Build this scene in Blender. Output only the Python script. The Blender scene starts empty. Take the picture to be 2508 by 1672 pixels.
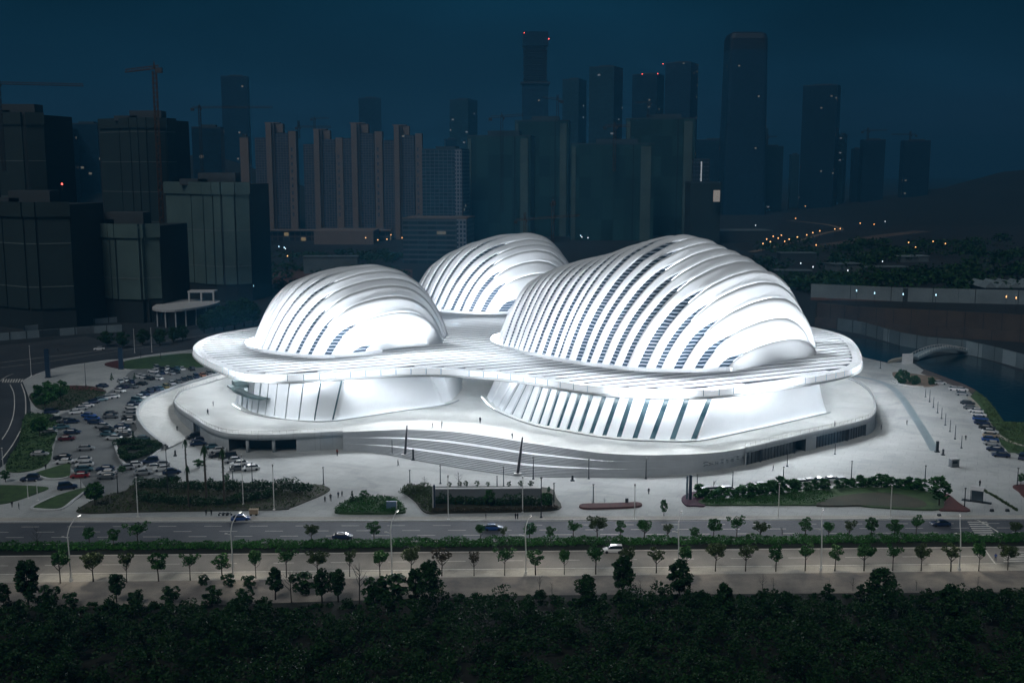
import bpy, bmesh, math, random
from mathutils import Vector, Matrix
random.seed(7)
R = math.radians
scene = bpy.context.scene
COL = scene.collection

# ------------------------------------------------------------------ survey
# Camera station: a drone 90 m above the plaza, looking north (+Y), 9 degrees down.
F = 2698.0; CX, CY = 1254.0, 836.0; H = 90.0
TH = math.atan((836 - 409.5) / F); CT, ST = math.cos(TH), math.sin(TH)
def ray(u, v):
    a = (u - CX) / F; b = -(v - CY) / F
    return (a, CT + b * ST, -ST + b * CT)
def G(u, v, z=0.0):                       # survey sighting -> point at height z
    d = ray(u, v); t = (z - H) / d[2]
    return (d[0] * t, d[1] * t, z)
def AT(u, v, Y):                          # survey sighting -> point at northing Y
    d = ray(u, v); t = Y / d[1]
    return (d[0] * t, Y, H + d[2] * t)
def PLN(u, v, p0, D):                     # sighting -> point in vertical plane through p0 along D
    n = (-D[1], D[0]); d = ray(u, v)
    t = (n[0] * p0[0] + n[1] * p0[1]) / (n[0] * d[0] + n[1] * d[1])
    return (d[0] * t, d[1] * t, H + d[2] * t)
def lerp(a, b, t): return a + (b - a) * t
def vl(a, b, t): return tuple(lerp(p, q, t) for p, q in zip(a, b))
def smooth(a, b, x):
    t = max(0.0, min(1.0, (x - a) / (b - a))); return t * t * (3 - 2 * t)
def interp(tab, x):
    if x <= tab[0][0]: return tab[0][1]
    for (a, p), (b, q) in zip(tab, tab[1:]):
        if x <= b:
            t = (x - a) / (b - a)
            return p + (q - p) * t
    return tab[-1][1]
def catmull(pts, n, closed=False):
    out = []; m = len(pts); segs = m if closed else m - 1
    for i in range(segs):
        g = lambda k: pts[k % m] if closed else pts[max(0, min(m - 1, k))]
        p0, p1, p2, p3 = g(i - 1), g(i), g(i + 1), g(i + 2)
        for j in range(n):
            t = j / n
            out.append(tuple(0.5 * (2 * b + (c - a) * t + (2 * a - 5 * b + 4 * c - d) * t * t + (-a + 3 * b - 3 * c + d) * t ** 3)
                             for a, b, c, d in zip(p0, p1, p2, p3)))
    if not closed: out.append(tuple(pts[-1]))
    return out

# ------------------------------------------------------------------ materials
MATS = {}
def mat(name, col, rough=0.8, metal=0.0, var=0.12, scale=0.25, col2=None, emit=None, es=0.0, spec=0.5, detail=6.0, bump=0.0, bscale=None):
    if name in MATS: return MATS[name]
    m = bpy.data.materials.new(name); m.use_nodes = True
    nt = m.node_tree; N = nt.nodes; L = nt.links
    b = N['Principled BSDF']
    b.inputs['Roughness'].default_value = rough; b.inputs['Metallic'].default_value = metal
    b.inputs['Specular IOR Level'].default_value = spec
    if col2 is None: col2 = tuple(c * (1 - var) for c in col)
    tc = N.new('ShaderNodeTexCoord'); nz = N.new('ShaderNodeTexNoise')
    nz.inputs['Scale'].default_value = scale; nz.inputs['Detail'].default_value = detail; nz.inputs['Roughness'].default_value = 0.65
    geo = N.new('ShaderNodeNewGeometry')
    L.new(geo.outputs['Position'], nz.inputs['Vector'])
    rp = N.new('ShaderNodeValToRGB'); rp.color_ramp.elements[0].position = 0.35; rp.color_ramp.elements[1].position = 0.65
    rp.color_ramp.elements[0].color = (*col2, 1); rp.color_ramp.elements[1].color = (*col, 1)
    L.new(nz.outputs['Fac'], rp.inputs['Fac']); L.new(rp.outputs['Color'], b.inputs['Base Color'])
    if bump:
        bp = N.new('ShaderNodeBump'); bp.inputs['Strength'].default_value = bump; bp.inputs['Distance'].default_value = 0.3
        n2 = N.new('ShaderNodeTexNoise'); n2.inputs['Scale'].default_value = bscale or scale * 4; n2.inputs['Detail'].default_value = 5
        L.new(geo.outputs['Position'], n2.inputs['Vector']); L.new(n2.outputs['Fac'], bp.inputs['Height']); L.new(bp.outputs['Normal'], b.inputs['Normal'])
    if emit:
        b.inputs['Emission Color'].default_value = (*emit, 1); b.inputs['Emission Strength'].default_value = es
    MATS[name] = m
    return m
def emitter(name, col, s):
    if name in MATS: return MATS[name]
    m = bpy.data.materials.new(name); m.use_nodes = True
    b = m.node_tree.nodes['Principled BSDF']
    b.inputs['Base Color'].default_value = (0.8, 0.8, 0.8, 1)
    b.inputs['Emission Color'].default_value = (*col, 1); b.inputs['Emission Strength'].default_value = s
    MATS[name] = m; return m
def leafmat(name, a, b_, yellow=None, nscale=.5, wt=.35):
    m = bpy.data.materials.new(name); m.use_nodes = True
    nt = m.node_tree; N = nt.nodes; L = nt.links; b = N['Principled BSDF']
    b.inputs['Roughness'].default_value = 0.6; b.inputs['Specular IOR Level'].default_value = 0.25
    geo = N.new('ShaderNodeNewGeometry'); rp = N.new('ShaderNodeValToRGB')
    e = rp.color_ramp.elements; e[0].color = (*a, 1); e[1].color = (*b_, 1); e[1].position = 0.9
    if yellow:
        k = e.new(0.97); k.color = (*yellow, 1)
    nz = N.new('ShaderNodeTexNoise'); nz.inputs['Scale'].default_value = nscale; nz.inputs['Detail'].default_value = 4
    L.new(geo.outputs['Position'], nz.inputs['Vector'])
    mx = N.new('ShaderNodeMath'); mx.operation = 'MULTIPLY_ADD'; mx.inputs[1].default_value = 1.05 - wt
    ms = N.new('ShaderNodeMath'); ms.operation = 'MULTIPLY'; ms.inputs[1].default_value = wt
    L.new(nz.outputs['Fac'], ms.inputs[0]); L.new(geo.outputs['Random Per Island'], mx.inputs[0]); L.new(ms.outputs[0], mx.inputs[2])
    L.new(mx.outputs[0], rp.inputs['Fac']); L.new(rp.outputs['Color'], b.inputs['Base Color'])
    MATS[name] = m; return m
def facade(name, wall, glass, mullion=None, bw=3.2, fh=3.2, lit=0.02, litcol=(0.9, 0.85, 0.7), es=0.8, wfrac=0.8, hfrac=0.72, rough=0.35):
    """storeys of windows on a wall; a few windows are lit"""
    m = bpy.data.materials.new(name); m.use_nodes = True
    nt = m.node_tree; N = nt.nodes; L = nt.links; b = N['Principled BSDF']
    tc = N.new('ShaderNodeTexCoord'); sp = N.new('ShaderNodeSeparateXYZ'); L.new(tc.outputs['Object'], sp.inputs[0])
    def mth(op, a, c=None):
        n = N.new('ShaderNodeMath'); n.operation = op
        for i, x in enumerate((a, c)):
            if x is None: continue
            if isinstance(x, (int, float)): n.inputs[i].default_value = x
            else: L.new(x, n.inputs[i])
        return n.outputs[0]
    hx = mth('ADD', sp.outputs[0], sp.outputs[1])
    ux = mth('DIVIDE', hx, bw); uz = mth('DIVIDE', sp.outputs[2], fh)
    fx = mth('FRACT', ux); fz = mth('FRACT', uz)
    win = mth('MULTIPLY', mth('LESS_THAN', fx, wfrac), mth('LESS_THAN', fz, hfrac))
    cx = mth('FLOOR', ux); cz = mth('FLOOR', uz)
    oi = N.new('ShaderNodeObjectInfo'); cb = N.new('ShaderNodeCombineXYZ'); L.new(mth('MULTIPLY', oi.outputs['Random'], 977.0), cb.inputs[1]); L.new(cx, cb.inputs[0]); L.new(cz, cb.inputs[2])
    wn = N.new('ShaderNodeTexWhiteNoise'); wn.noise_dimensions = '3D'; L.new(cb.outputs[0], wn.inputs['Vector'])
    on = mth('MULTIPLY', mth('LESS_THAN', wn.outputs['Value'], lit), win)
    mx = N.new('ShaderNodeMix'); mx.data_type = 'RGBA'
    mx.inputs['A'].default_value = (*wall, 1)
    g2 = N.new('ShaderNodeMix'); g2.data_type = 'RGBA'; g2.inputs['A'].default_value = (*glass, 1); g2.inputs['B'].default_value = (*[c * 1.9 for c in glass], 1)
    L.new(wn.outputs['Value'], g2.inputs['Factor']); L.new(g2.outputs['Result'], mx.inputs['B'])
    L.new(win, mx.inputs['Factor']); L.new(mx.outputs['Result'], b.inputs['Base Color'])
    b.inputs['Roughness'].default_value = rough; b.inputs['Specular IOR Level'].default_value = 0.3
    b.inputs['Emission Color'].default_value = (*litcol, 1)
    L.new(mth('MULTIPLY', on, es), b.inputs['Emission Strength'])
    MATS[name] = m; return m

WHITE = mat('white_panel', (0.80, 0.82, 0.84), 0.75, spec=0.25, var=0.05, scale=0.15)
WHITE2 = mat('white_roof_slat', (0.78, 0.80, 0.83), 0.85, spec=0.2, var=0.06, scale=0.2)
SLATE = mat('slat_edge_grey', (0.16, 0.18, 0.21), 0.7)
SOFFIT = mat('soffit_white', (0.7, 0.73, 0.77), 0.6, var=0.05)
GAP = mat('roof_gutter_grey', (0.035, 0.045, 0.06), 0.7, var=0.3, scale=0.3)
CONC = mat('pale_concrete', (0.48, 0.51, 0.53), 0.85, var=0.16, scale=0.12)
DECK = mat('deck_paving', (0.62, 0.63, 0.61), 0.85, col2=(0.52, 0.54, 0.53), scale=0.06, bump=0.05)
PLAZA = mat('plaza_paving', (0.45, 0.465, 0.46), 0.85, col2=(0.34, 0.36, 0.362), scale=0.03, detail=9)
PAVE = mat('pavement_beige', (0.46, 0.44, 0.39), 0.9, col2=(0.36, 0.345, 0.31), scale=0.12, detail=8)
ASPH = mat('asphalt_blue_grey', (0.085, 0.092, 0.105), 0.75, col2=(0.055, 0.06, 0.072), scale=0.08, detail=8)
ASPH2 = mat('worn_road_grey', (0.29, 0.275, 0.25), 0.85, col2=(0.21, 0.2, 0.185), scale=0.07, detail=8)
ASPHD = mat('asphalt_dark', (0.05, 0.055, 0.062), 0.7, col2=(0.03, 0.034, 0.04), scale=0.06)
DIRT = mat('bare_dirt', (0.29, 0.26, 0.22), 0.95, col2=(0.13, 0.12, 0.115), scale=0.11, detail=10)
PAINT = mat('road_paint', (0.75, 0.75, 0.7), 0.7, var=0.3, scale=0.8)
GRASSM = mat('lawn_grass', (0.042, 0.095, 0.018), 0.9, col2=(0.016, 0.042, 0.01), scale=0.35, detail=10, bump=0.4, bscale=3)
LAWNBR = mat('lawn_brown', (0.042, 0.036, 0.018), 0.9, col2=(0.02, 0.026, 0.011), scale=0.2, detail=10, bump=0.4, bscale=3)
EARTH = mat('city_earth', (0.020, 0.027, 0.032), 0.95, col2=(0.009, 0.014, 0.018), scale=0.012, detail=10)
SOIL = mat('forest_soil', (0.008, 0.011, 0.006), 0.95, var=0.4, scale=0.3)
REDB = mat('red_flower_bed', (0.095, 0.016, 0.013), 0.9, col2=(0.045, 0.012, 0.010), scale=1.2, bump=0.5, bscale=4)
PURB = mat('purple_flower_bed', (0.065, 0.012, 0.035), 0.9, col2=(0.035, 0.01, 0.024), scale=1.2, bump=0.5, bscale=4)
KERB = mat('kerb_white', (0.55, 0.56, 0.57), 0.7, var=0.15, scale=0.8)
STEP = mat('step_stone', (0.58, 0.61, 0.64), 0.75, var=0.12, scale=0.2)
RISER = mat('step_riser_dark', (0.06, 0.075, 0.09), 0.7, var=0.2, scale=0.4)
DARKM = mat('dark_pole_metal', (0.03, 0.035, 0.04), 0.5, metal=0.4)
SILVER = mat('galvanised_metal', (0.74, 0.74, 0.73), 0.5, metal=0.0, var=0.1, scale=2)
NAVYP = mat('navy_pylon', (0.012, 0.03, 0.06), 0.4)
DARKIN = mat('dark_recess', (0.035, 0.05, 0.06), 0.8)
SHUT = mat('grey_shutter', (0.12, 0.14, 0.155), 0.5, var=0.3, scale=0.6)
LEDG = mat('ledge_grey_green', (0.07, 0.10, 0.10), 0.5)
BARK = mat('bark', (0.07, 0.055, 0.04), 0.9, var=0.4, scale=3)
BARKD = mat('bark_dark', (0.03, 0.027, 0.022), 0.9, var=0.4, scale=3)
ORANGE = mat('crane_orange_brown', (0.06, 0.028, 0.01), 0.7, var=0.3, scale=0.5)
CRDARK = mat('crane_dark', (0.025, 0.025, 0.028), 0.7)
HOARD = mat('hoarding_blue_grey', (0.12, 0.16, 0.18), 0.8, var=0.3, scale=0.05)
HOARDW = mat('hoarding_pale', (0.22, 0.28, 0.31), 0.8, var=0.25, scale=0.08)
BRWALL = mat('brown_retaining_wall', (0.08, 0.066, 0.06), 0.9, col2=(0.05, 0.043, 0.042), scale=0.06)
TYRE = mat('tyre_rubber', (0.015, 0.015, 0.016), 0.8)
CGLASS = mat('car_window_glass', (0.012, 0.018, 0.024), 0.12, var=0.0)
LAMPW = emitter('lamp_glow_cool', (1.0, 0.97, 0.9), 9.0)
LAMPO = emitter('lamp_glow_amber', (1.0, 0.45, 0.14), 3.5)
LAMPF = emitter('lamp_glow_far', (0.8, 0.92, 1.0), 2.2)
LAMPR = emitter('beacon_red', (1.0, 0.07, 0.05), 5.0)
LAMPB = emitter('lamp_glow_blue_white', (0.45, 0.8, 1.0), 3.0)
LED = emitter('led_strip_white', (0.86, 0.93, 1.0), 6.5)
SOFFIT_FILL = emitter('soffit_fill_white', (0.88, 0.94, 1.0), 62.0)
LEDB = emitter('led_base_line_white', (0.86, 0.93, 1.0), 16.0)

def paving(m, size, dark=.78, stain=.82):
    """paver joints and drifting stains on top of a material's colour"""
    nt = m.node_tree; N = nt.nodes; L = nt.links; b = N['Principled BSDF']; src = b.inputs['Base Color'].links[0].from_socket
    geo = N.new('ShaderNodeNewGeometry'); mp = N.new('ShaderNodeMapping'); mp.inputs['Rotation'].default_value = (0, 0, R(24)); L.new(geo.outputs['Position'], mp.inputs[0])
    br = N.new('ShaderNodeTexBrick'); br.inputs['Color1'].default_value = (1, 1, 1, 1); br.inputs['Color2'].default_value = (.93, .93, .93, 1); br.inputs['Mortar'].default_value = (dark, dark, dark, 1)
    br.inputs['Scale'].default_value = 1.0; br.inputs['Mortar Size'].default_value = .09; br.inputs['Brick Width'].default_value = size; br.inputs['Row Height'].default_value = size * .62; br.inputs['Bias'].default_value = 0
    L.new(mp.outputs[0], br.inputs['Vector'])
    n1 = N.new('ShaderNodeTexNoise'); n1.inputs['Scale'].default_value = .045; n1.inputs['Detail'].default_value = 8; n1.inputs['Distortion'].default_value = 1.5; L.new(geo.outputs['Position'], n1.inputs['Vector'])
    rp = N.new('ShaderNodeValToRGB'); rp.color_ramp.elements[0].position = .36; rp.color_ramp.elements[0].color = (stain, stain, stain, 1); rp.color_ramp.elements[1].position = .5; L.new(n1.outputs['Fac'], rp.inputs['Fac'])
    a = N.new('ShaderNodeMix'); a.data_type = 'RGBA'; a.blend_type = 'MULTIPLY'; a.inputs['Factor'].default_value = 1; L.new(src, a.inputs['A']); L.new(br.outputs['Color'], a.inputs['B'])
    c = N.new('ShaderNodeMix'); c.data_type = 'RGBA'; c.blend_type = 'MULTIPLY'; c.inputs['Factor'].default_value = 1; L.new(a.outputs['Result'], c.inputs['A']); L.new(rp.outputs['Color'], c.inputs['B'])
    L.new(c.outputs['Result'], b.inputs['Base Color'])
paving(PLAZA, 6.0); paving(DECK, 4.5, .85, .86); paving(PAVE, 3.0, .85); paving(ASPH2, 30, .9, .8); paving(CONC, 9.0, .8, .88)
# louvred dome glass: dark blue glass behind fine horizontal pale louvres
def louvre():
    m = bpy.data.materials.new('louvred_glass'); m.use_nodes = True
    nt = m.node_tree; N = nt.nodes; L = nt.links; b = N['Principled BSDF']
    tc = N.new('ShaderNodeTexCoord'); sp = N.new('ShaderNodeSeparateXYZ'); L.new(tc.outputs['Object'], sp.inputs[0])
    nz = N.new('ShaderNodeTexNoise'); nz.inputs['Scale'].default_value = 0.15; L.new(tc.outputs['Object'], nz.inputs['Vector'])
    ad = N.new('ShaderNodeMath'); ad.operation = 'MULTIPLY_ADD'; ad.inputs[1].default_value = 1.2
    L.new(nz.outputs['Fac'], ad.inputs[0]); L.new(sp.outputs[2], ad.inputs[2])
    dv = N.new('ShaderNodeMath'); dv.operation = 'DIVIDE'; dv.inputs[1].default_value = 1.1; L.new(ad.outputs[0], dv.inputs[0])
    fr = N.new('ShaderNodeMath'); fr.operation = 'FRACT'; L.new(dv.outputs[0], fr.inputs[0])
    lt = N.new('ShaderNodeMath'); lt.operation = 'LESS_THAN'; lt.inputs[1].default_value = 0.42; L.new(fr.outputs[0], lt.inputs[0])
    mx = N.new('ShaderNodeMix'); mx.data_type = 'RGBA'; mx.inputs['A'].default_value = (0.010, 0.024, 0.045, 1); mx.inputs['B'].default_value = (0.36, 0.42, 0.5, 1)
    L.new(lt.outputs[0], mx.inputs['Factor']); L.new(mx.outputs['Result'], b.inputs['Base Color'])
    b.inputs['Roughness'].default_value = 0.35; b.inputs['Specular IOR Level'].default_value = 0.3
    return m
LOUV = louvre()
HALLGL = mat('lit_hall_glass', (0.09, 0.14, 0.16), 0.2, col2=(0.012, 0.035, 0.045), scale=0.22, emit=(0.10, 0.2, 0.24), es=0.12, detail=2)

# ------------------------------------------------------------------ mesh builder
class MB:
    def __init__(s): s.v = []; s.f = []; s.m = []
    def face(s, pts, mi=0):
        n = len(s.v); s.v += [tuple(p) for p in pts]; s.f.append(tuple(range(n, n + len(pts)))); s.m.append(mi)
    def box(s, c, d, rz=0, mi=0, rx=0, taper=1.0):
        cx, cy, cz = c; a, b, h = d[0] / 2, d[1] / 2, d[2] / 2
        p = []
        for z in (-h, h):
            k = 1 if z < 0 else taper
            for x, y in ((-a, -b), (a, -b), (a, b), (-a, b)):
                p.append((x * k, y * k, z))
        cr, sr = math.cos(rz), math.sin(rz)
        q = [(cx + x * cr - y * sr, cy + x * sr + y * cr, cz + z) for x, y, z in p]
        n = len(s.v); s.v += q
        for f in ((3, 2, 1, 0), (4, 5, 6, 7), (0, 1, 5, 4), (1, 2, 6, 5), (2, 3, 7, 6), (3, 0, 4, 7)):
            s.f.append(tuple(n + i for i in f)); s.m.append(mi)
    def tube(s, pts, rads, k=6, mi=0, cap=True):
        n0 = len(s.v); P = [Vector(p) for p in pts]
        for i, p in enumerate(P):
            d = (P[min(i + 1, len(P) - 1)] - P[max(i - 1, 0)])
            if d.length < 1e-9: d = Vector((0, 0, 1))
            d.normalize()
            a = d.cross(Vector((0, 1, 0)) if abs(d.y) < 0.9 else Vector((1, 0, 0))); a.normalize(); b = d.cross(a)
            r = rads[i] if isinstance(rads, (list, tuple)) else rads
            for j in range(k):
                t = 2 * math.pi * j / k
                s.v.append(tuple(p + (a * math.cos(t) + b * math.sin(t)) * r))
        for i in range(len(P) - 1):
            for j in range(k):
                a = n0 + i * k + j; b = n0 + i * k + (j + 1) % k
                s.f.append((a, b, b + k, a + k)); s.m.append(mi)
        if cap:
            s.f.append(tuple(n0 + j for j in range(k))[::-1]); s.m.append(mi)
            s.f.append(tuple(n0 + (len(P) - 1) * k + j for j in range(k))); s.m.append(mi)
    def grid(s, rows, mi=0, flip=False):
        n0 = len(s.v); w = len(rows[0])
        for r in rows: s.v += [tuple(p) for p in r]
        for i in range(len(rows) - 1):
            for j in range(w - 1):
                q = (n0 + i * w + j, n0 + i * w + j + 1, n0 + (i + 1) * w + j + 1, n0 + (i + 1) * w + j)
                s.f.append(q[::-1] if flip else q); s.m.append(mi)
    def prism(s, poly, z0, z1, mi=0, side=None):
        s.face([(p[0], p[1], z1) for p in poly], mi)
        m = len(poly)
        for i in range(m):
            a, b = poly[i], poly[(i + 1) % m]
            s.face([(a[0], a[1], z0), (b[0], b[1], z0), (b[0], b[1], z1), (a[0], a[1], z1)], mi if side is None else side)
    def mesh(s, name, mats, smooth_=False):
        me = bpy.data.meshes.new(name); me.from_pydata(s.v, [], s.f)
        for m in (mats if isinstance(mats, (list, tuple)) else [mats]): me.materials.append(m)
        me.polygons.foreach_set('material_index', s.m)
        if smooth_: me.polygons.foreach_set('use_smooth', [True] * len(s.f))
        me.update(); return me
    def build(s, name, mats, parent=None, smooth_=False, loc=None):
        o = bpy.data.objects.new(name, s.mesh(name, mats, smooth_)); COL.objects.link(o)
        if parent is not None: o.parent = parent
        if loc: o.location = loc
        return o
def ccw(poly):
    a = sum(p[0] * q[1] - q[0] * p[1] for p, q in zip(poly, poly[1:] + poly[:1]))
    return poly if a > 0 else poly[::-1]
def tag(o, label, cat, group=None):
    o['label'] = label; o['category'] = cat
    if group: o['group'] = group
    return o
def thing(name, label, cat, loc=(0, 0, 0), rz=0, group=None):
    o = bpy.data.objects.new(name, None); COL.objects.link(o); o.location = loc; o.rotation_euler = (0, 0, rz); o.empty_display_size = 0.5
    return tag(o, label, cat, group)
def struct(o, label=None, kind='structure'):
    o['kind'] = kind
    if label: o['label'] = label
    return o
def dup(root, loc, rz=0, label=None, group=None, scale=None, swap=None):
    r = root.copy(); COL.objects.link(r); r.location = loc; r.rotation_euler = (0, 0, rz)
    if scale: r.scale = scale
    if label: r['label'] = label
    if group: r['group'] = group
    for ch in list(root.children):
        c = ch.copy(); COL.objects.link(c); c.parent = r
        if swap and ch.name.split('.')[0] in swap: c.data = swap[ch.name.split('.')[0]]
        for g in ch.children:
            d = g.copy(); COL.objects.link(d); d.parent = c
    return r
ORD = ['first', 'second', 'third', 'fourth', 'fifth', 'sixth', 'seventh', 'eighth', 'ninth', 'tenth', 'eleventh', 'twelfth', 'thirteenth', 'fourteenth',
       'fifteenth', 'sixteenth', 'seventeenth', 'eighteenth', 'nineteenth', 'twentieth', 'twenty-first', 'twenty-second', 'twenty-third', 'twenty-fourth',
       'twenty-fifth', 'twenty-sixth', 'twenty-seventh', 'twenty-eighth', 'twenty-ninth', 'thirtieth']
def nth(i, n, end='left', other='right'):
    if i == 0: return 'nearest the ' + end if False else 'first'
    if i == n - 1: return 'last'
    return ORD[i]
def sheet(name, poly, z, m, kind='structure', label=None):
    b = MB(); b.face([(p[0], p[1], z) for p in ccw([tuple(q[:2]) for q in poly])])
    o = b.build(name, m); o['kind'] = kind
    if label: o['label'] = label
    return o
def GP(pts, z=0.0): return [G(u, v, z)[:2] for u, v in pts]

# ------------------------------------------------------------------ setting: ground, roads, water
def big_ground():
    b = MB(); b.face([(-6000, -50, 0), (6000, -50, 0), (6000, 9000, 0), (-6000, 9000, 0)])
    return struct(b.build('ground', EARTH), 'dark open city ground stretching back to the horizon')
big_ground()
def roadband(name, v0l, v0r, v1l, v1r, z, m, label=None, ext=420):
    a, b = G(0, v0l), G(2508, v0r); c, d = G(0, v1l), G(2508, v1r)
    def ex(p, q):
        k = (q[1] - p[1]) / (q[0] - p[0])
        return (-ext, p[1] + k * (-ext - p[0])), (ext, q[1] + k * (ext - q[0]))
    p, q = ex(a, b); r, s_ = ex(c, d)
    return sheet(name, [p, q, s_, r], z, m, label=label)
# plaza paving reaches from the front kerb to beyond the hall
plaza = [G(-260, 1277)[:2], G(2800, 1270)[:2]] + GP([(2760, 1190), (2560, 1150), (2470, 1100), (2440, 1040), (2400, 985), (2365, 950), (2318, 927), (2262, 906), (2230, 885), (2174, 889), (2118, 876), (2060, 850)]) + \
    [(150, 520), (60, 640), (-130, 600)] + GP([(540, 855), (470, 857), (370, 869), (301, 880), (265, 882), (210, 889.5), (154, 898), (112, 909), (77, 922), (55, 934), (66, 960), (74, 985), (76, 1015), (66, 1050), (48, 1085), (20, 1130), (-40, 1175)])
sheet('plaza', plaza, 0.02, PLAZA, label='pale stone plaza around the white concert hall')
sheet('car_park', [tuple(q) for q in catmull(GP([(330, 905), (420, 900), (500, 899), (545, 909), (450, 941), (394, 962), (349, 988), (340, 1003), (341, 1020), (347, 1035), (310, 1078), (288, 1090), (306, 1138), (420, 1172), (430, 1186), (343, 1184), (307, 1203), (258, 1220), (216, 1200), (170, 1140), (130, 1120), (142, 1060), (140, 1020), (187, 1000), (263, 962), (300, 930)]), 4, True)], 0.028, mat('car_park_asphalt', (0.17, 0.18, 0.18), 0.85, col2=(0.11, 0.12, 0.125), scale=0.06, detail=9), label='grey asphalt of the left car park')
roadband('road', 1278, 1270.5, 1336, 1316, 0.03, ASPH, 'dark multi-lane road running in front of the plaza')
roadband('road_lower', 1360, 1337, 1409, 1381, 0.03, ASPH2, 'worn grey road in front of the hedge median')
roadband('pavement', 1409, 1381, 1427, 1397, 0.06, PAVE, 'beige pavement with young street trees along the near road')
roadband('dirt_strip', 1427, 1397, 1500, 1470, 0.04, DIRT, 'bare dirt strip between pavement and dark thicket')
roadband('verge', 1268, 1262, 1278, 1270.5, 0.14, PAVE, 'pale kerb pavement along the plaza side of the road')
roadband('median_soil', 1336, 1316, 1360, 1337, 0.12, SOIL, 'planted median soil between the two roads')
def line_y(u, vl_, vr_):                                  # a road line: point at sighting column u
    return vl_ + (vr_ - vl_) * u / 2508.0
def markings():
    b = MB()
    def dash(u0, u1, vl_, vr_, w=0.22, z=0.045):
        p, q = G(u0, line_y(u0, vl_, vr_)), G(u1, line_y(u1, vl_, vr_))
        b.face([(p[0], p[1] - w / 2, z), (q[0], q[1] - w / 2, z), (q[0], q[1] + w / 2, z), (p[0], p[1] + w / 2, z)])
    for k, (a, c) in enumerate(((1290, 1281), (1303, 1292), (1316, 1303))):
        u = -60 + 37 * k
        while u < 2560:
            dash(u, u + 44, a, c); u += 112
    dash(-100, 2600, 1279.8, 1272.2, 0.2); dash(-100, 2600, 1333.5, 1314, 0.2)
    dash(-100, 2600, 1362, 1339, 0.35); dash(-100, 2600, 1406.5, 1379, 0.35)
    u = -30
    while u < 2560:
        dash(u, u + 50, 1385, 1360, 0.22); u += 140
    # zebra crossings at the right-hand junction
    for k in range(7):
        a = G(2370 + k * 3, 1278 + k * 5.2); c = G(2418 + k * 3, 1278 + k * 5.2)
        b.face([(a[0], a[1] - .35, .045), (c[0], c[1] - .35, .045), (c[0], c[1] + .35, .045), (a[0], a[1] + .35, .045)])
    for k in range(6):
        a = G(2458, 1352 + k * 5.5); c = G(2530, 1351 + k * 5.5)
        b.face([(a[0], a[1] - .3, .045), (c[0], c[1] - .3, .045), (c[0], c[1] + .3, .045), (a[0], a[1] + .3, .045)])
    def stroke(px, w=0.25, z=0.05):
        P = catmull([G(u, v) for u, v in px], 5)
        for p, q in zip(P, P[1:]):
            d = Vector((q[0] - p[0], q[1] - p[1], 0))
            if d.length < 1e-6: continue
            n = Vector((-d.y, d.x, 0)).normalized() * w / 2
            b.face([(p[0] - n.x, p[1] - n.y, z), (q[0] - n.x, q[1] - n.y, z), (q[0] + n.x, q[1] + n.y, z), (p[0] + n.x, p[1] + n.y, z)])
    stroke([(2386, 1271), (2400, 1276), (2430, 1293), (2462, 1314)], 0.35)
    stroke([(2410, 1342), (2436, 1378), (2456, 1396)], 0.35)
    # side road on the left: edge and lane lines
    stroke([(24, 941), (33, 960), (35.5, 985), (33, 1015), (22, 1048), (5, 1076)], 0.3)
    stroke([(52, 940), (60, 962), (63, 985), (62, 1020), (52, 1050), (30, 1090), (4, 1125)], 0.35)
    for k in range(8):
        stroke([(6 + k * 6.4, 936.5), (9.5 + k * 6.6, 928)], 0.45)
    stroke([(0, 933), (16, 922), (32, 915.5)], 0.3)
    stroke([(0, 888), (90, 877), (160, 869), (260, 856), (400, 836), (520, 818)], 0.35)
    stroke([(0, 900), (90, 889.5), (200, 873), (300, 858), (420, 842)], 0.25)
    return struct(b.build('road_markings', PAINT), 'white painted road lane lines and crossings')
markings()
# left: arterial road and curving slip road
sheet('road_far', GP([(-500, 975), (-60, 938), (20, 934), (55, 934), (77, 922), (112, 909), (154, 898), (210, 889.5), (265, 882), (301, 880), (370, 869), (470, 857), (640, 830), (900, 790), (900, 776), (620, 792), (480, 806), (330, 832), (250, 834), (212, 823), (100, 836), (0, 845), (-500, 890)]), 0.025, ASPHD, label='wide dark road curving behind the hall on the left')
sheet('slip_road', GP([(-300, 940), (20, 932), (54, 937), (62, 960), (65, 990), (63, 1022), (52, 1052), (28, 1095), (-30, 1160), (-200, 1250), (-500, 1276), (-700, 1180)]), 0.032, ASPHD, label='dark slip road curving along the left edge')
def kerb(name, px, w=0.35, h=0.25, m=KERB, closed=False, label=None, z=0.0):
    P = catmull([G(u, v)[:2] for u, v in px], 6, closed)
    if closed: P.append(P[0])
    b = MB()
    for p, q in zip(P, P[1:]):
        d = Vector((q[0] - p[0], q[1] - p[1], 0))
        if d.length < 1e-6: continue
        n = Vector((-d.y, d.x, 0)).normalized() * w / 2
        A = [(p[0] - n.x, p[1] - n.y), (q[0] - n.x, q[1] - n.y), (q[0] + n.x, q[1] + n.y), (p[0] + n.x, p[1] + n.y)]
        b.prism(A, z, z + h)
    return struct(b.build(name, m), label)
kerb('kerb_front', [(-150, 1279), (0, 1278), (800, 1275.6), (1600, 1273.2), (2380, 1270.8), (2650, 1270)], 0.4, 0.22, label='pale kerb between plaza pavement and road')
kerb('kerb_far', [(55, 934), (77, 922), (112, 909), (154, 898), (210, 889.5), (265, 882), (301, 880), (370, 869), (470, 857)], 0.5, 0.2, label='curved kerb between plaza and far left road')
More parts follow.
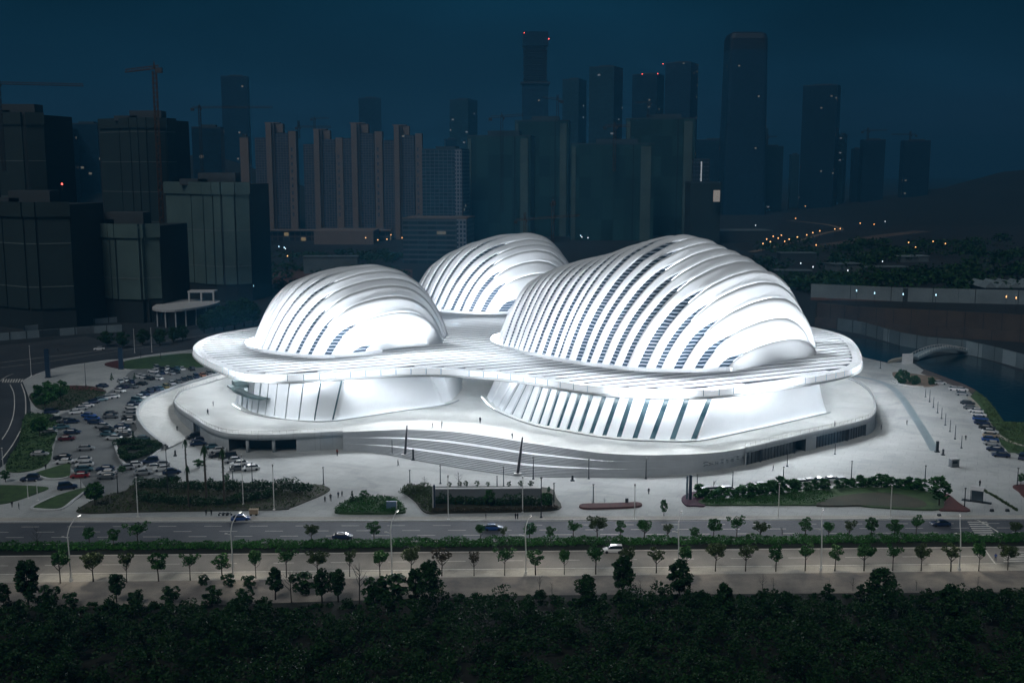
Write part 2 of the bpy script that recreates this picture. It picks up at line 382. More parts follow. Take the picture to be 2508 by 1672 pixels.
# water on the right
WATER = mat('lake_water', (0.005, 0.02, 0.026), 0.16, col2=(0.003, 0.014, 0.02), scale=0.02, spec=0.5, bump=0.45, bscale=0.35)
sheet('lake', GP([(2246, 886), (2300, 872), (2360, 867), (2437, 888), (2508, 914), (2760, 1000), (2800, 1090), (2508, 1034), (2459, 1032), (2437, 1001), (2420, 980), (2391, 956), (2361, 941), (2313, 923), (2264, 904)]), 0.05, WATER, label='dark blue lake beside the plaza on the right')
sheet('pond', GP([(1990, 806), (2069, 822), (2202, 846), (2264, 857), (2231, 871), (2176, 888), (2118, 875), (2060, 850)]), 0.05, WATER, label='dark pond behind the right end of the hall')
sheet('lake_bank', GP([(2264, 904), (2313, 923), (2361, 941), (2391, 956), (2382, 962), (2350, 950), (2300, 932), (2255, 914)]), 0.09, mat('bank_brown', (0.10, 0.075, 0.065), 0.9, var=0.4, scale=0.3), label='brown embankment strip along the lake')
sheet('shore_grass', GP([(2391, 957), (2420, 980), (2437, 1001), (2459, 1032), (2508, 1034), (2700, 1090), (2700, 1150), (2508, 1112), (2470, 1108), (2452, 1088), (2434, 1050), (2412, 1018), (2392, 990), (2372, 975)]), 0.1, GRASSM, label='grassy lake shore at the right edge')
def path_strip(name, px, w, m, z, label):
    P = catmull([G(u, v)[:2] for u, v in px], 6); b = MB()
    L_, R_ = [], []
    for i, p in enumerate(P):
        q = P[min(i + 1, len(P) - 1)]; o = P[max(i - 1, 0)]
        d = Vector((q[0] - o[0], q[1] - o[1], 0)); n = Vector((-d.y, d.x, 0)).normalized() * w / 2
        L_.append((p[0] + n.x, p[1] + n.y, z)); R_.append((p[0] - n.x, p[1] - n.y, z))
    b.grid([L_, R_], flip=True)
    return struct(b.build(name, m), label)
path_strip('footpath', [(2372, 972), (2392, 992), (2412, 1022), (2436, 1056), (2462, 1076), (2500, 1090), (2560, 1100)], 1.6, PAVE, 0.12, 'narrow pale footpath on the lake shore')
path_strip('plaza_channel', [(2080, 918), (2140, 930), (2180, 946), (2210, 975), (2240, 1020), (2262, 1055), (2290, 1104)], 3.0, mat('channel_grey', (0.20, 0.25, 0.27), 0.5), 0.035, 'long grey channel strip curving across the right plaza')
path_strip('road_distant', [(1840, 617), (1900, 604), (1960, 588), (2020, 571), (2060, 562), (2035, 552), (1990, 546), (1930, 540)], 9, mat('far_road', (0.22, 0.17, 0.13), 0.9, var=0.2), 0.06, 'distant road with amber lamps beyond the dome')
path_strip('track_distant', [(1990, 604), (2080, 592), (2160, 578), (2260, 566)], 26, mat('far_dirt', (0.13, 0.10, 0.085), 0.9, var=0.5, scale=0.02), 0.05, 'distant bare earth track on the right')
sheet('red_earth', GP([(1985, 735), (2508, 742), (2700, 790), (2700, 765), (2508, 728), (1985, 724)]), 0.06, mat('red_earth', (0.12, 0.06, 0.045), 0.95, var=0.4, scale=0.03), label='red bare earth in front of the pale hoarding')
sheet('red_earth_left', GP([(600, 700), (820, 690), (1010, 700), (1010, 660), (800, 655), (600, 668)]), 0.06, MATS['red_earth'], label='red bare earth beyond the left dome')

# ------------------------------------------------------------------ planting beds
def bed(name, px, m, h=0.28, label=None, rim=True, sm=4):
    P = ccw([tuple(q) for q in catmull([G(u, v)[:2] for u, v in px], sm, True)])
    b = MB(); b.prism(P, 0, h)
    return struct(b.build(name, m), label)
bed('lawn_left', [(195, 1257), (214, 1233), (260, 1214), (307, 1203), (343, 1186), (540, 1183), (753, 1186), (806, 1196), (796, 1209), (750, 1229), (711, 1244), (671, 1249), (357, 1254)], LAWNBR, label='lawn bed with dark hedge at the front left')
bed('lawn_island', [(820, 1252), (836, 1238.5), (864, 1224.5), (892, 1220), (943, 1221), (974, 1227), (989, 1246), (986, 1258), (900, 1260), (831, 1259)], GRASSM, 0.5, label='small green planted island at the drive entrance')
bed('lawn_centre', [(989, 1204), (1004, 1195), (1100, 1193), (1250, 1193), (1345, 1197), (1362, 1220), (1368, 1248), (1250, 1255), (1100, 1257), (1044, 1257), (1018, 1230)], LAWNBR, 0.35, label='planted bed with long grey sign wall')
bed('flower_bed_red', [(1426, 1237), (1500, 1235), (1563, 1233), (1566, 1242), (1500, 1246), (1429, 1247)], REDB, 0.5, label='narrow dark red flower strip on the plaza')
bed('flower_bed_purple', [(1669, 1222), (1690, 1208), (1715, 1209), (1728, 1239), (1700, 1240), (1680, 1239)], PURB, 0.35, label='purple flower bed below the dark navy pylon')
bed('lawn_right', [(1729, 1238), (1716, 1226), (1790, 1222), (1848, 1216), (1932, 1209), (2000, 1201), (2086, 1196), (2184, 1196), (2262, 1204), (2300, 1216), (2312, 1232), (2300, 1249), (2212, 1248), (2128, 1242.7), (2072, 1238.5), (1848, 1238.5)], GRASSM, 0.4, label='long green lawn below the hedge on the right')
bed('lawn_brown_patch', [(2000, 1240), (2040, 1222), (2100, 1212), (2180, 1210), (2240, 1222), (2270, 1238), (2240, 1246), (2130, 1240)], LAWNBR, 0.44, label='brown worn patch in the right lawn')
bed('flower_bed_corner', [(2306, 1216), (2322, 1212), (2350, 1234), (2376, 1252), (2330, 1252), (2300, 1250), (2314, 1232)], REDB, 0.35, label='red flower bed at the right tip of the long lawn')
bed('flower_bed_edge', [(2480, 1192), (2508, 1188), (2640, 1200), (2640, 1260), (2520, 1224), (2494, 1204)], REDB, 0.3, label='red flower bed cut by the right edge')
bed('lawn_slope', [(60, 1020), (100, 1014), (138, 1022), (140, 1060), (128, 1092), (126, 1118), (114, 1138), (84, 1151), (42, 1157), (14, 1150), (24, 1118), (46, 1084)], GRASSM, 0.3, label='dark lawn beside the slip road')
bed('island_upper', [(85, 1162), (120, 1149), (168, 1136), (172, 1146), (166, 1168), (123, 1172)], GRASSM, 0.3, label='wedge lawn island with white kerb in car park')
kerb('kerb_island_upper', [(85, 1162), (104, 1170), (123, 1174), (150, 1173), (168, 1169)], 0.7, 0.4, label='white kerb along the upper wedge island')
bed('island_lower', [(82, 1243), (134, 1217), (196, 1198), (214, 1199), (180, 1222), (149, 1245)], GRASSM, 0.3, label='wedge lawn island with white kerb near the road')
kerb('kerb_island_lower', [(134, 1216), (100, 1231), (78, 1244), (90, 1248), (148, 1248), (182, 1225), (216, 1200)], 0.8, 0.4, label='white kerb around the lower wedge island')
bed('lawn_corner', [(-60, 1190), (0, 1189), (60, 1190), (119, 1195), (90, 1209), (35, 1228), (0, 1235), (-60, 1240)], GRASSM, 0.25, label='dark lawn at the lower left corner')
bed('lawn_upper', [(74, 966), (118, 951), (157, 947), (230, 950), (261, 961), (224, 982), (185, 999), (143, 1006), (98, 1002), (79, 986)], LAWNBR, 0.3, label='olive lawn with trees beside the slip road')
bed('flower_bed_upper', [(120, 950), (157, 946.5), (200, 946), (232, 949), (258, 960), (225, 957), (160, 954)], REDB, 0.4, label='red flower strip at the top of the olive lawn')
bed('lawn_back', [(300, 888), (360, 876), (470, 866), (499, 880), (497, 899), (380, 902), (310, 903)], GRASSM, 0.3, label='green lawn beside the canopy tip')
bed('flower_bed_back', [(256, 893), (278, 886), (301, 884), (301, 902), (275, 900)], REDB, 0.45, label='red flower bed beside the second navy pylon')
bed('hedge_bed', [(284, 1086), (330, 1076), (380, 1084), (400, 1092), (372, 1114), (341, 1134), (308, 1137)], SOIL, 0.35, label='kerbed hedge bed between the parking rows')
kerb('kerb_hedge_bed', [(281, 1086), (288, 1108), (297, 1128), (308, 1139), (318, 1138)], 0.9, 0.5, label='white kerb wall of the hedge bed')
kerb('kerb_hedge_bed_back', [(341, 1136), (374, 1115), (403, 1092), (398, 1086)], 0.5, 0.35, label='pale kerb on the right of the hedge bed')
bed('lawn_shrub', [(2186, 918), (2200, 912), (2290, 925), (2304, 940), (2262, 948), (2210, 938)], mat('tan_bed', (0.22, 0.16, 0.11), 0.9, var=0.3), 0.3, label='tan bed with three round shrubs')
kerb('kerb_shrub', [(2184, 933), (2200, 941), (2230, 946), (2262, 948)], 0.7, 0.4, label='white curved kerb in front of the round shrubs')

# ------------------------------------------------------------------ the concert hall
DA = R(40); DD = (math.cos(DA), math.sin(DA))
hall = thing('concert_hall', 'huge glowing white hall with three ribbed domes on a wavy canopy', 'concert hall')
ZB = 22.0
PA = [(0, 0), (.05, .24), (.12, .46), (.22, .68), (.33, .84), (.48, .955), (.62, 1), (.74, .95), (.84, .78), (.92, .52), (.97, .26), (1, 0)]
PB = [(0, 0), (.04, .22), (.1, .5), (.17, .74), (.25, .88), (.35, .96), (.5, 1), (.65, .97), (.78, .85), (.88, .62), (.95, .33), (1, 0)]
def smtab(tab):
    xs = [i / 48 for i in range(49)]; raw = [interp(tab, x) for x in xs]
    for _ in range(2):
        raw = [raw[0]] + [(raw[i - 1] + 2 * raw[i] + raw[i + 1]) / 4 for i in range(1, 48)] + [raw[-1]]
    return list(zip(xs, raw))
PA, PB = smtab(PA), smtab(PB)
def dome(label, ribs, g0, gq, center, ang=DA):
    """ribs: list of (x, y, length, height, blend) from the south-east end to the north-west end"""
    dd = (math.cos(ang), math.sin(ang))
    d = bpy.data.objects.new('dome', None); COL.objects.link(d); d.parent = hall; d['label'] = label
    n = len(ribs)
    def par(t):
        t = max(0.0, min(n - 1.0, t)); i = min(int(t), n - 2); f = t - i
        g = lambda k: ribs[max(0, min(n - 1, k))]
        return tuple(lerp(a, b, f) for a, b in zip(g(i), g(i + 1)))
    def P(t, q):
        x, y, L_, h, bl = par(t)
        z = h * lerp(interp(PA, q), interp(PB, q), bl)
        return Vector((x + dd[0] * L_ * q, y + dd[1] * L_ * q, ZB + z))
    def Nrm(t, q):
        a = P(min(t + .3, n - 1), q) - P(max(t - .3, 0), q); b = P(t, min(q + .02, 1)) - P(t, max(q - .02, 0))
        k = a.cross(b)
        if k.length < 1e-6: return Vector((0, 0, 1))
        k.normalize()
        if k.dot(P(t, q) - Vector(center)) < 0: k = -k
        return k
    NQ = 44
    qs = [0.5 - 0.5 * math.cos(math.pi * (0.04 + 0.96 * i / NQ)) for i in range(NQ + 1)]; qs[0] = 0.0
    for i in range(1, n - 1):
        rows = []; g = g0(i); qe = gq(i); K = 4
        for q in qs:
            gg = g * (1 - smooth(qe - .22, qe, q)) if i > 1 else 0.0
            edge = smooth(0, .04, q)
            r = []
            t0 = i - 1 + gg
            cl_ = smooth(qe - .25, qe + .05, q); lo, hi = lerp(0.0, -0.35, cl_), lerp(0.3 if i < 10 else .12, 0.9, cl_)
            p = P(t0, q); nm = Nrm(t0, q); r.append(p + nm * (-0.45))
            for k in range(K + 1):
                a = k / K; t = lerp(t0, i, a); e = lerp(lo, hi, a)
                r.append(P(t, q) + Nrm(t, q) * e)
            p = P(i, q); nm = Nrm(i, q); r.append(p + nm * 0.1); r.append(p + nm * -0.4)
            rows.append(r)
        b = MB(); b.grid(rows)
        o = b.build('shell_rib', WHITE, d, True)
        # LED line tucked behind the rim of the previous rib washes this shell
        if 1 < i < n - 1:
            A, B_ = [], []
            for q in qs:
                if q < max(0.06, qe - .2): continue
                if q > .985: continue
                p = P(i - 1 + .03, q); nm = Nrm(i - 1, q)
                A.append(p + nm * 0.05); B_.append(p + nm * 0.55)
            if len(A) > 3:
                b = MB(); b.grid([A, B_]); b.build('light_strip', LED, d)
    rows = []
    for j in range((n - 1) * 2 + 1):
        t = j / 2
        rows.append([P(t, q) - Nrm(t, q) * (0.4 if j > 1 else .9) for q in qs[::2]])
    b = MB(); b.grid(rows); b.build('louvred_glazing', LOUV, d, True)
    # LED base line on the roof deck along the front foot of the dome
    A, B_ = [], []
    for j in range(n * 3):
        t = j * (n - 1) / (n * 3 - 1); x, y, L_, h, bl = par(t)
        x2, y2 = par(min(t + .2, n - 1))[:2]; x1, y1 = par(max(t - .2, 0))[:2]
        v = Vector((x2 - x1, y2 - y1, 0)); nn = Vector((-v.y, v.x, 0)).normalized()
        if nn.dot(Vector((x, y, 0)) - Vector((center[0], center[1], 0))) < 0: nn = -nn
        A.append((x + nn.x * 2.6, y + nn.y * 2.6, ZB + .75)); B_.append((x + nn.x * 2.1, y + nn.y * 2.1, ZB + 1.15))
    b = MB(); b.grid([A, B_]); b.build('base_light_line', LEDB, d)
    C_, D_ = [], []
    for p, q in zip(A, B_):
        v = Vector((p[0] - q[0], p[1] - q[1], 0)).normalized()
        C_.append((p[0] + v.x * .15, p[1] + v.y * .15, ZB)); D_.append((p[0] + v.x * .15, p[1] + v.y * .15, ZB + 1.35))
    b = MB(); b.grid([C_, D_]); b.build('base_light_cover', WHITE2, d)
    return d, P
RIBR = [(75.5, 366.5, 44, 0.3, 0), (73, 369, 51, 7, .1), (64, 366, 62, 14.5, .05), (57, 366, 76, 21, 0), (50, 366, 85, 26.3, 0), (45, 367, 92, 30.2, 0), (39, 370, 95, 33, 0), (35, 373, 97, 35.3, 0), (31, 376, 97, 37.3, 0),
        (27, 378, 96, 39.3, 0), (24, 381, 95, 41.2, 0), (20, 385, 94, 42.4, .05), (17, 389, 93, 42.2, .15), (15, 391.5, 92, 41, .3), (12, 395, 91, 39.4, .45), (9, 398.5, 90, 37.2, .6), (6.5, 402, 88, 35.6, .75), (4.5, 405.5, 85, 34.4, .85),
        (2.5, 409, 82, 33.3, .95), (1, 411, 78, 32.2, 1), (-1, 414, 74, 31, 1), (-3, 418, 69, 29.2, 1), (-5, 423, 62, 26.5, 1), (-6, 429, 54, 20, 1), (-5, 438, 42, 10, 1), (0, 447, 28, 0.5, 1)]
dome('largest dome, densely ribbed, on the right of the canopy', RIBR, lambda i: .50 if i > 9 else (.47 if i > 5 else .40), lambda i: interp([(1, .2), (3, .3), (6, .42), (9, .5), (12, .8), (14, 1.2)], i), (52, 425, 20))
RIBL = [(-50, 405, 18, .3, 0), (-55, 400, 29, 4.5, .3), (-66, 393, 50, 14, .55), (-73, 394, 59, 19.2, .5), (-78, 397, 66, 22.7, .45), (-83, 400, 73, 24.9, .45), (-87, 402.5, 77, 27.3, .5), (-91, 405.5, 79, 28.9, .55), (-94, 409, 78, 29.6, .65),
        (-96.5, 412.5, 75, 29, .8), (-98.5, 416, 70, 27.6, .9), (-100, 419.5, 64, 26, 1), (-101, 423, 58, 24, 1), (-101, 428, 50, 18, 1), (-98, 436, 38, 8, 1), (-92, 444, 24, .5, 1)]
dome('left dome with broad smooth front shells', RIBL, lambda i: .38, lambda i: interp([(1, .15), (3, .3), (5, .36), (7, .5), (9, .9), (11, 1.2)], i), (-66, 432, 20))
RIBB = [(4, 517, 36, .3, 0), (-3, 515, 46, 8, .3), (-13, 513, 56, 16.8, .4), (-19, 515, 66, 22.3, .3), (-24, 516.5, 76, 27.2, .3), (-28, 519, 84, 29.6, .3), (-33, 523, 90, 31.6, .3), (-37, 530, 94, 34.4, .4),
        (-41, 537, 92, 34.2, .55), (-45, 545, 86, 31.5, .7), (-49, 553, 78, 27.5, .9), (-52, 562, 68, 22.5, 1), (-53, 572, 56, 15, 1), (-50, 582, 40, 6, 1), (-42, 590, 24, .5, 1)]
dome('rear dome seen between the two front domes', RIBB, lambda i: .40, lambda i: interp([(1, .2), (3, .35), (5, .45), (7, .6), (9, 1.2)], i), (10, 560, 20))

# canopy
CAN = [(-121, 414), (-112, 393), (-100, 374), (-90, 362), (-82, 358), (-74, 357.5), (-66, 360), (-54, 364), (-41, 368.5), (-32, 370), (-23, 369.5), (-15, 366.5), (-3, 361.5), (6, 355), (15, 347), (24, 340), (33, 335.5), (44, 333), (56, 333), (65, 335), (74, 339.5), (87, 347),
       (96, 353.5), (109, 363), (118, 373), (124, 386), (129, 404), (133, 423), (135, 440), (133, 456), (128, 470), (118, 490), (104, 515), (98, 545), (96, 580), (84, 615), (55, 640), (15, 645), (-30, 630), (-62, 600), (-76, 565), (-78, 535), (-84, 505), (-100, 482), (-112, 464), (-120, 450), (-123, 434)]
can = ccw([tuple(p) for p in catmull(CAN, 4, True)])
canopy = bpy.data.objects.new('canopy', None); COL.objects.link(canopy); canopy.parent = hall
b = MB(); b.face([(x, y, 21.7) for x, y in can]); b.face([(x, y, 19.3) for x, y in can[::-1]], 1)
b.build('roof_plate', [GAP, SOFFIT], canopy)
# normals of the outline
def outline_off(poly, o):
    n = len(poly); out = []
    for i in range(n):
        a, c = poly[i - 1], poly[(i + 1) % n]; v = Vector((c[0] - a[0], c[1] - a[1], 0)).normalized()
        out.append((poly[i][0] + v.y * o, poly[i][1] - v.x * o))
    return out
can_o = outline_off(can, 0.5); can_i = outline_off(can, -2.2); can_i1 = outline_off(can, -0.9); can_o2 = outline_off(can, 0.9)
def ring(polys_z, closed=True):
    return [[(p[0], p[1], z) for p in pl + pl[:1]] for pl, z in polys_z]
cum_c = [0.0]
for i in range(len(can)):
    p, q = can[i], can[(i + 1) % len(can)]; cum_c.append(cum_c[-1] + math.hypot(q[0] - p[0], q[1] - p[1]))
sj = sorted(set([(v, 0) for v in cum_c[:-1]] + [(k * 5.2 + e, 1 if e < 0 else 0) for k in range(1, int(cum_c[-1] / 5.2)) for e in (-.12, .12)]))
def at_ring(poly, s):
    for i in range(len(poly)):
        if cum_c[i + 1] >= s - 1e-9:
            t = (s - cum_c[i]) / max(1e-9, cum_c[i + 1] - cum_c[i]); p, q = poly[i], poly[(i + 1) % len(poly)]
            return (lerp(p[0], q[0], t), lerp(p[1], q[1], t))
    return poly[0]
def fring(polys_z): return [[(*at_ring(pl, s), z) for s, _ in sj] + [(*at_ring(pl, 0), z)] for pl, z in polys_z]
b = MB(); b.grid(fring([(can_i1, 22.05), (can, 22.3), (can_o, 22.25)]), flip=True)
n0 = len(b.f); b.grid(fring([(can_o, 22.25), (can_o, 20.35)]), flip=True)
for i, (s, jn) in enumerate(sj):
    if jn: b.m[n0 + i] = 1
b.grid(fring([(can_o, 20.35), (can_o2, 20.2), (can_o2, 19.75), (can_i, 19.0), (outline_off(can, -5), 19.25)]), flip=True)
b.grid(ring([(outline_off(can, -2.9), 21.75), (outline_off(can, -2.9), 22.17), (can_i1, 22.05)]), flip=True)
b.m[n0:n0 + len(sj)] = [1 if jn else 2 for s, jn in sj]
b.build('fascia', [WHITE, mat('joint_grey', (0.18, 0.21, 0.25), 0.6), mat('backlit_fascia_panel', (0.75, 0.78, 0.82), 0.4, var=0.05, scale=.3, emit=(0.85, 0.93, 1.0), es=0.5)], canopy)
# unseen glowing ring added under the canopy edge to brighten facade and terrace
b = MB(); b.grid(ring([(outline_off(can, -3.2), 18.98), (outline_off(can, -3.7), 18.98)])); b.build('soffit_fill_ring', SOFFIT_FILL, canopy)
# roof slats, one long curved plank each
SA = R(24); sd = (math.cos(SA), math.sin(SA)); sn = (-math.sin(SA), math.cos(SA))
def wob(a, s): return 2.2 * math.sin(a / 58 + s / 37) + 0.5 * math.sin(a / 24 + s / 13)
inn = outline_off(can, -0.7)
def inside(x, y, poly):
    c = False; n = len(poly); j = n - 1
    for i in range(n):
        if (poly[i][1] > y) != (poly[j][1] > y) and x < (poly[j][0] - poly[i][0]) * (y - poly[i][1]) / (poly[j][1] - poly[i][1]) + poly[i][0]: c = not c
        j = i
    return c
smin = min(p[0] * sn[0] + p[1] * sn[1] for p in can); smax = max(p[0] * sn[0] + p[1] * sn[1] for p in can)
amin = min(p[0] * sd[0] + p[1] * sd[1] for p in can); amax = max(p[0] * sd[0] + p[1] * sd[1] for p in can)
SP = 5.0; s_ = smin + 1
while s_ < smax:
    b = MB(); run = []
    def flush(run):
        if len(run) < 2: return
        rows = []
        for a in run:
            w = wob(a, s_)
            r = []
            for ds, z in ((-2.1, 21.72), (-2.1, 22.12), (2.1, 22.12), (2.1, 21.72)):
                s2 = s_ + ds + w; r.append((a * sd[0] + s2 * sn[0], a * sd[1] + s2 * sn[1], z))
            rows.append(r)
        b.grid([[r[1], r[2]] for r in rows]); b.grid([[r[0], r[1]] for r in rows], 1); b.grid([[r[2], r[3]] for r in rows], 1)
        b.face(rows[0][::-1]); b.face(rows[-1])
    a = amin
    while a <= amax:
        w = wob(a, s_)
        ok = all(inside(a * sd[0] + (s_ + ds + w) * sn[0], a * sd[1] + (s_ + ds + w) * sn[1], inn) for ds in (-2.1, 2.1))
        if ok: run.append(a)
        else:
            flush(run); run = []
        a += 1.5
    flush(run)
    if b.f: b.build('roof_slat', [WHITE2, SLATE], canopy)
    s_ += SP

# facades below the canopy: leaning white fins with glass between, and broad smooth walls
ZD = 5.7
def fac_pt(ub, vb, ut, vt, ang=DA):
    p = Vector(G(ub, vb, ZD)); D = (math.cos(ang), math.sin(ang)); q = Vector(PLN(ut, vt, p, D))
    k = (19.6 - ZD) / max(1.0, (q.z - ZD))
    t = p + (q - p) * k
    return p, t
def wall_thing(name, pairs, gaps, back, hollow=None):
    """pairs: (bottom, top) along the facade; gaps: set of indices i where a glazed slot follows pair i"""
    w = bpy.data.objects.new(name, None); COL.objects.link(w); w.parent = hall
    cen = Vector(back)
    def inward(p, k):
        d = Vector((cen.x - p.x, cen.y - p.y, 0)).normalized() * k; return p + d
    i = 0
    while i < len(pairs) - 1:
        (b0, t0), (b1, t1) = pairs[i], pairs[i + 1]
        kind = gaps[i]
        if kind == 'g':
            m = MB(); m.face([inward(p, 0.8) for p in (b0, b1, t1, t0)]); m.build('hall_window', HALLGL, w); i += 1; continue
        j = i + 1
        if kind == 'w':
            while j < len(pairs) - 1 and gaps[j] == 'w': j += 1
        bs = [tuple(p[0]) for p in pairs[i:j + 1]]; ts = [tuple(p[1]) for p in pairs[i:j + 1]]
        if kind == 'w': bs, ts = catmull(bs, 5), catmull(ts, 5)
        m = MB(); rows = []
        for k in range(9):
            f = k / 8; r = []
            for p, q in zip(bs, ts):
                p = Vector(p).lerp(Vector(q), f)
                if kind == 'w': p = inward(p, -1.5 * (1 - f) ** 3)
                r.append(p)
            rows.append([inward(r[0], 1.2)] + r + [inward(r[-1], 1.2)])
        m.grid(rows); o = m.build('facade_fin' if kind == 'f' else 'facade_wall', WHITE, w, kind == 'w'); i = j
    return w
# right hall
rg = [(1204, 985, 1230.6, 931), (1218, 996, 1252, 937), (1232, 1006, 1270, 938.6), (1252, 1015, 1288, 940), (1275, 1025, 1307, 942), (1297, 1032, 1327, 945), (1318, 1038.6, 1348.5, 948.6), (1340, 1043, 1370, 952),
      (1364.6, 1048, 1396.7, 954.6), (1389.6, 1052, 1421.7, 959), (1418, 1057, 1450, 963), (1446.7, 1061.5, 1480.6, 967), (1479, 1067, 1513, 970.7), (1514.6, 1071, 1546.7, 972.5), (1554, 1074, 1588, 974), (1597, 1075.5, 1634, 976), (1647, 1076.5, 1683, 976), (1699, 1076, 1740, 974)]
pairs = [fac_pt(1193, 972, 1212, 929)]; kinds = ['f']
for i, (u0, v0, u1, v1) in enumerate(rg):
    wdt = lerp(5.0, 15.0, i / (len(rg) - 1))
    pairs.append(fac_pt(u0 - wdt / 2, v0, u1 - wdt / 2, v1)); kinds.append('g')
    pairs.append(fac_pt(u0 + wdt / 2, v0, u1 + wdt / 2, v1)); kinds.append('f')
kinds[-1] = 'w'
wallR = [(1806.7, 1055), (1902, 1034), (1973, 1017.5), (2014, 1007)]
for u, v in wallR:
    p = Vector(G(u, v, ZD)); pairs.append((p, Vector((p.x - 1.5, p.y + 2.0, 19.6)))); kinds.append('w')
for (x, y) in ((108, 386), (112, 394), (113, 404), (110, 420), (104, 440), (90, 460)):
    pairs.append((Vector((x, y, ZD)), Vector((x - 1.5, y + .6, 19.6)))); kinds.append('w')
wall_thing('hall_facade', pairs, kinds, (55, 400, 0))
# left hall
lb = [(370, 1112, 392, 925), (392, 1124, 412, 927), (405, 1132, 423, 928), (430, 1148, 448, 930), (440, 1155, 456, 931), (466, 1167, 487, 932), (474, 1169, 497, 932), (510, 1180, 537, 934), (520, 1182, 549, 934), (568, 1195, 596, 944), (574, 1196, 603, 944), (633, 1208, 662, 945), (640, 1209, 669, 945), (716, 1220, 748, 947), (724, 1221, 756, 947),
      (814, 1228, 851, 949), (824, 1229, 861, 949), (927, 1235, 975, 948), (939, 1235, 989, 947), (1063, 1232, 1130, 941), (1077, 1231, 1144, 940)]
pairs = []; kinds = []
K3 = 3.0154
for i, (a, bb, c, d_) in enumerate(lb):
    pairs.append(fac_pt(460 + a / K3, 620 + bb / K3, 460 + c / K3, 620 + d_ / K3)); kinds.append('f' if i % 2 == 0 else 'g')
kinds[-1] = 'w'
for (u, v, ut, vt) in ((920, 1012, 921, 925), (1000, 1000.5, 990, 923.5), (1082, 988.6, 1059, 922)):
    p, t = fac_pt(u, v, ut, vt, R(125)); t = Vector((t.x, p.y + 6, 19.6)); pairs.append((p, t)); kinds.append('w')
kinds[-1] = 'f'
for (u, v, ut, vt) in ((1105, 980, 1086, 922), (1121, 965, 1111, 922), (1132, 951, 1131, 922)):
    p, t = fac_pt(u, v, ut, vt, R(140)); t = Vector((min(t.x, p.x), p.y + 5, 19.6)); pairs.append((p, t)); kinds.append('f')
for (x, y) in ((-36, 424), (-44, 440), (-60, 450)):
    pairs.append((Vector((x, y, ZD)), Vector((x - 1, y, 19.6)))); kinds.append('w')
pl = []
for x, y in ((-90, 440), (-100, 425), (-102, 410), (-100, 398)):
    pl.append((Vector((x, y, ZD)), Vector((x + 2, y + 1, 19.6))))
pairs = pl + pairs; kinds = ['w'] * len(pl) + kinds
wall_thing('hall_facade', pairs, kinds, (-65, 420, 0))
# rear hall core wall
core = [(40 + 60 * math.cos(a), 560 + 45 * math.sin(a)) for a in [i * math.pi / 12 for i in range(24)]]
core = [(x - 30, y) for x, y in core]
b = MB()
for i in range(24):
    p, q = core[i], core[(i + 1) % 24]
    b.face([(p[0], p[1], ZD), (q[0], q[1], ZD), (q[0], q[1], 19.6), (p[0], p[1], 19.6)])
b.build('rear_wall', WHITE, hall)
# curved balcony at the left end of the left hall
bal = [(325, 1012), (345, 1030), (385, 1048), (430, 1065), (480, 1078), (530, 1084), (580, 1082)]
b = MB(); Pb = catmull([G(460 + u / K3, 620 + v / K3, 11.6)[:2] for u, v in bal], 5)
inner = [(p[0] + 3.6, p[1] + 5.0) for p in Pb]
b.grid([[(p[0] + 3.6, p[1] + 5, 11.6) for p in Pb], [(p[0], p[1], 11.6) for p in Pb], [(p[0], p[1], 12.5) for p in Pb], [(p[0] + .2, p[1] + .25, 12.5) for p in Pb], [(p[0] + .2, p[1] + .25, 11.8) for p in Pb], [(p[0] + 3.6, p[1] + 5, 11.8) for p in Pb]])
b.build('balcony', LEDG, hall)
c = G(579, 943, 15.4); b = MB(); b.box((c[0], c[1] + 2, 14.6), (6.2, 5, .7), .5); b.box((c[0] + .6, c[1] + 2.4, 15.9), (4.6, 4, 1.5), .5); b.build('roof_stub', LEDG, hall)
# LED lines at the foot of the facades (real linear floodlights standing on the deck)
def foot_led(px, off, name='facade_light_line', m=LEDB, z=ZD):
    P = catmull([G(u, v, z)[:2] for u, v in px], 3); A, B_ = [], []
    for i, p in enumerate(P):
        q = P[min(i + 1, len(P) - 1)]; o = P[max(i - 1, 0)]; d = Vector((q[0] - o[0], q[1] - o[1], 0)); n = Vector((d.y, -d.x, 0)).normalized()
        A.append((p[0] + n.x * off, p[1] + n.y * off, z + .06)); B_.append((p[0] + n.x * (off - .25), p[1] + n.y * (off - .25), z + .2))
    b = MB(); b.grid([A, B_], flip=True); o_ = b.build(name, m, hall)
    C_, D_ = [], []
    for p, q in zip(A, B_):
        d = Vector((p[0] - q[0], p[1] - q[1], 0)).normalized()
        C_.append((p[0] + d.x * .12, p[1] + d.y * .12, z)); D_.append((p[0] + d.x * .12, p[1] + d.y * .12, z + .42))
    b = MB(); b.grid([C_, D_, [(x - .02, y, z_) for x, y, z_ in D_]]); b.build(name + '_cover', CONC, hall); return o_
foot_led([(1193, 972), (1214.6, 995.7), (1250, 1015), (1297, 1033), (1339, 1044.6), (1389, 1053), (1446, 1063), (1518, 1073), (1604, 1077), (1699, 1077), (1806, 1056), (1902, 1035), (1973, 1018), (2021, 1008)], 2.2)
foot_led([(581, 988), (603, 1002), (631, 1012), (670, 1020), (732, 1027), (770, 1029.5), (816, 1028), (920, 1013), (1000, 1001), (1082, 989.5), (1110, 979)], 2.2)

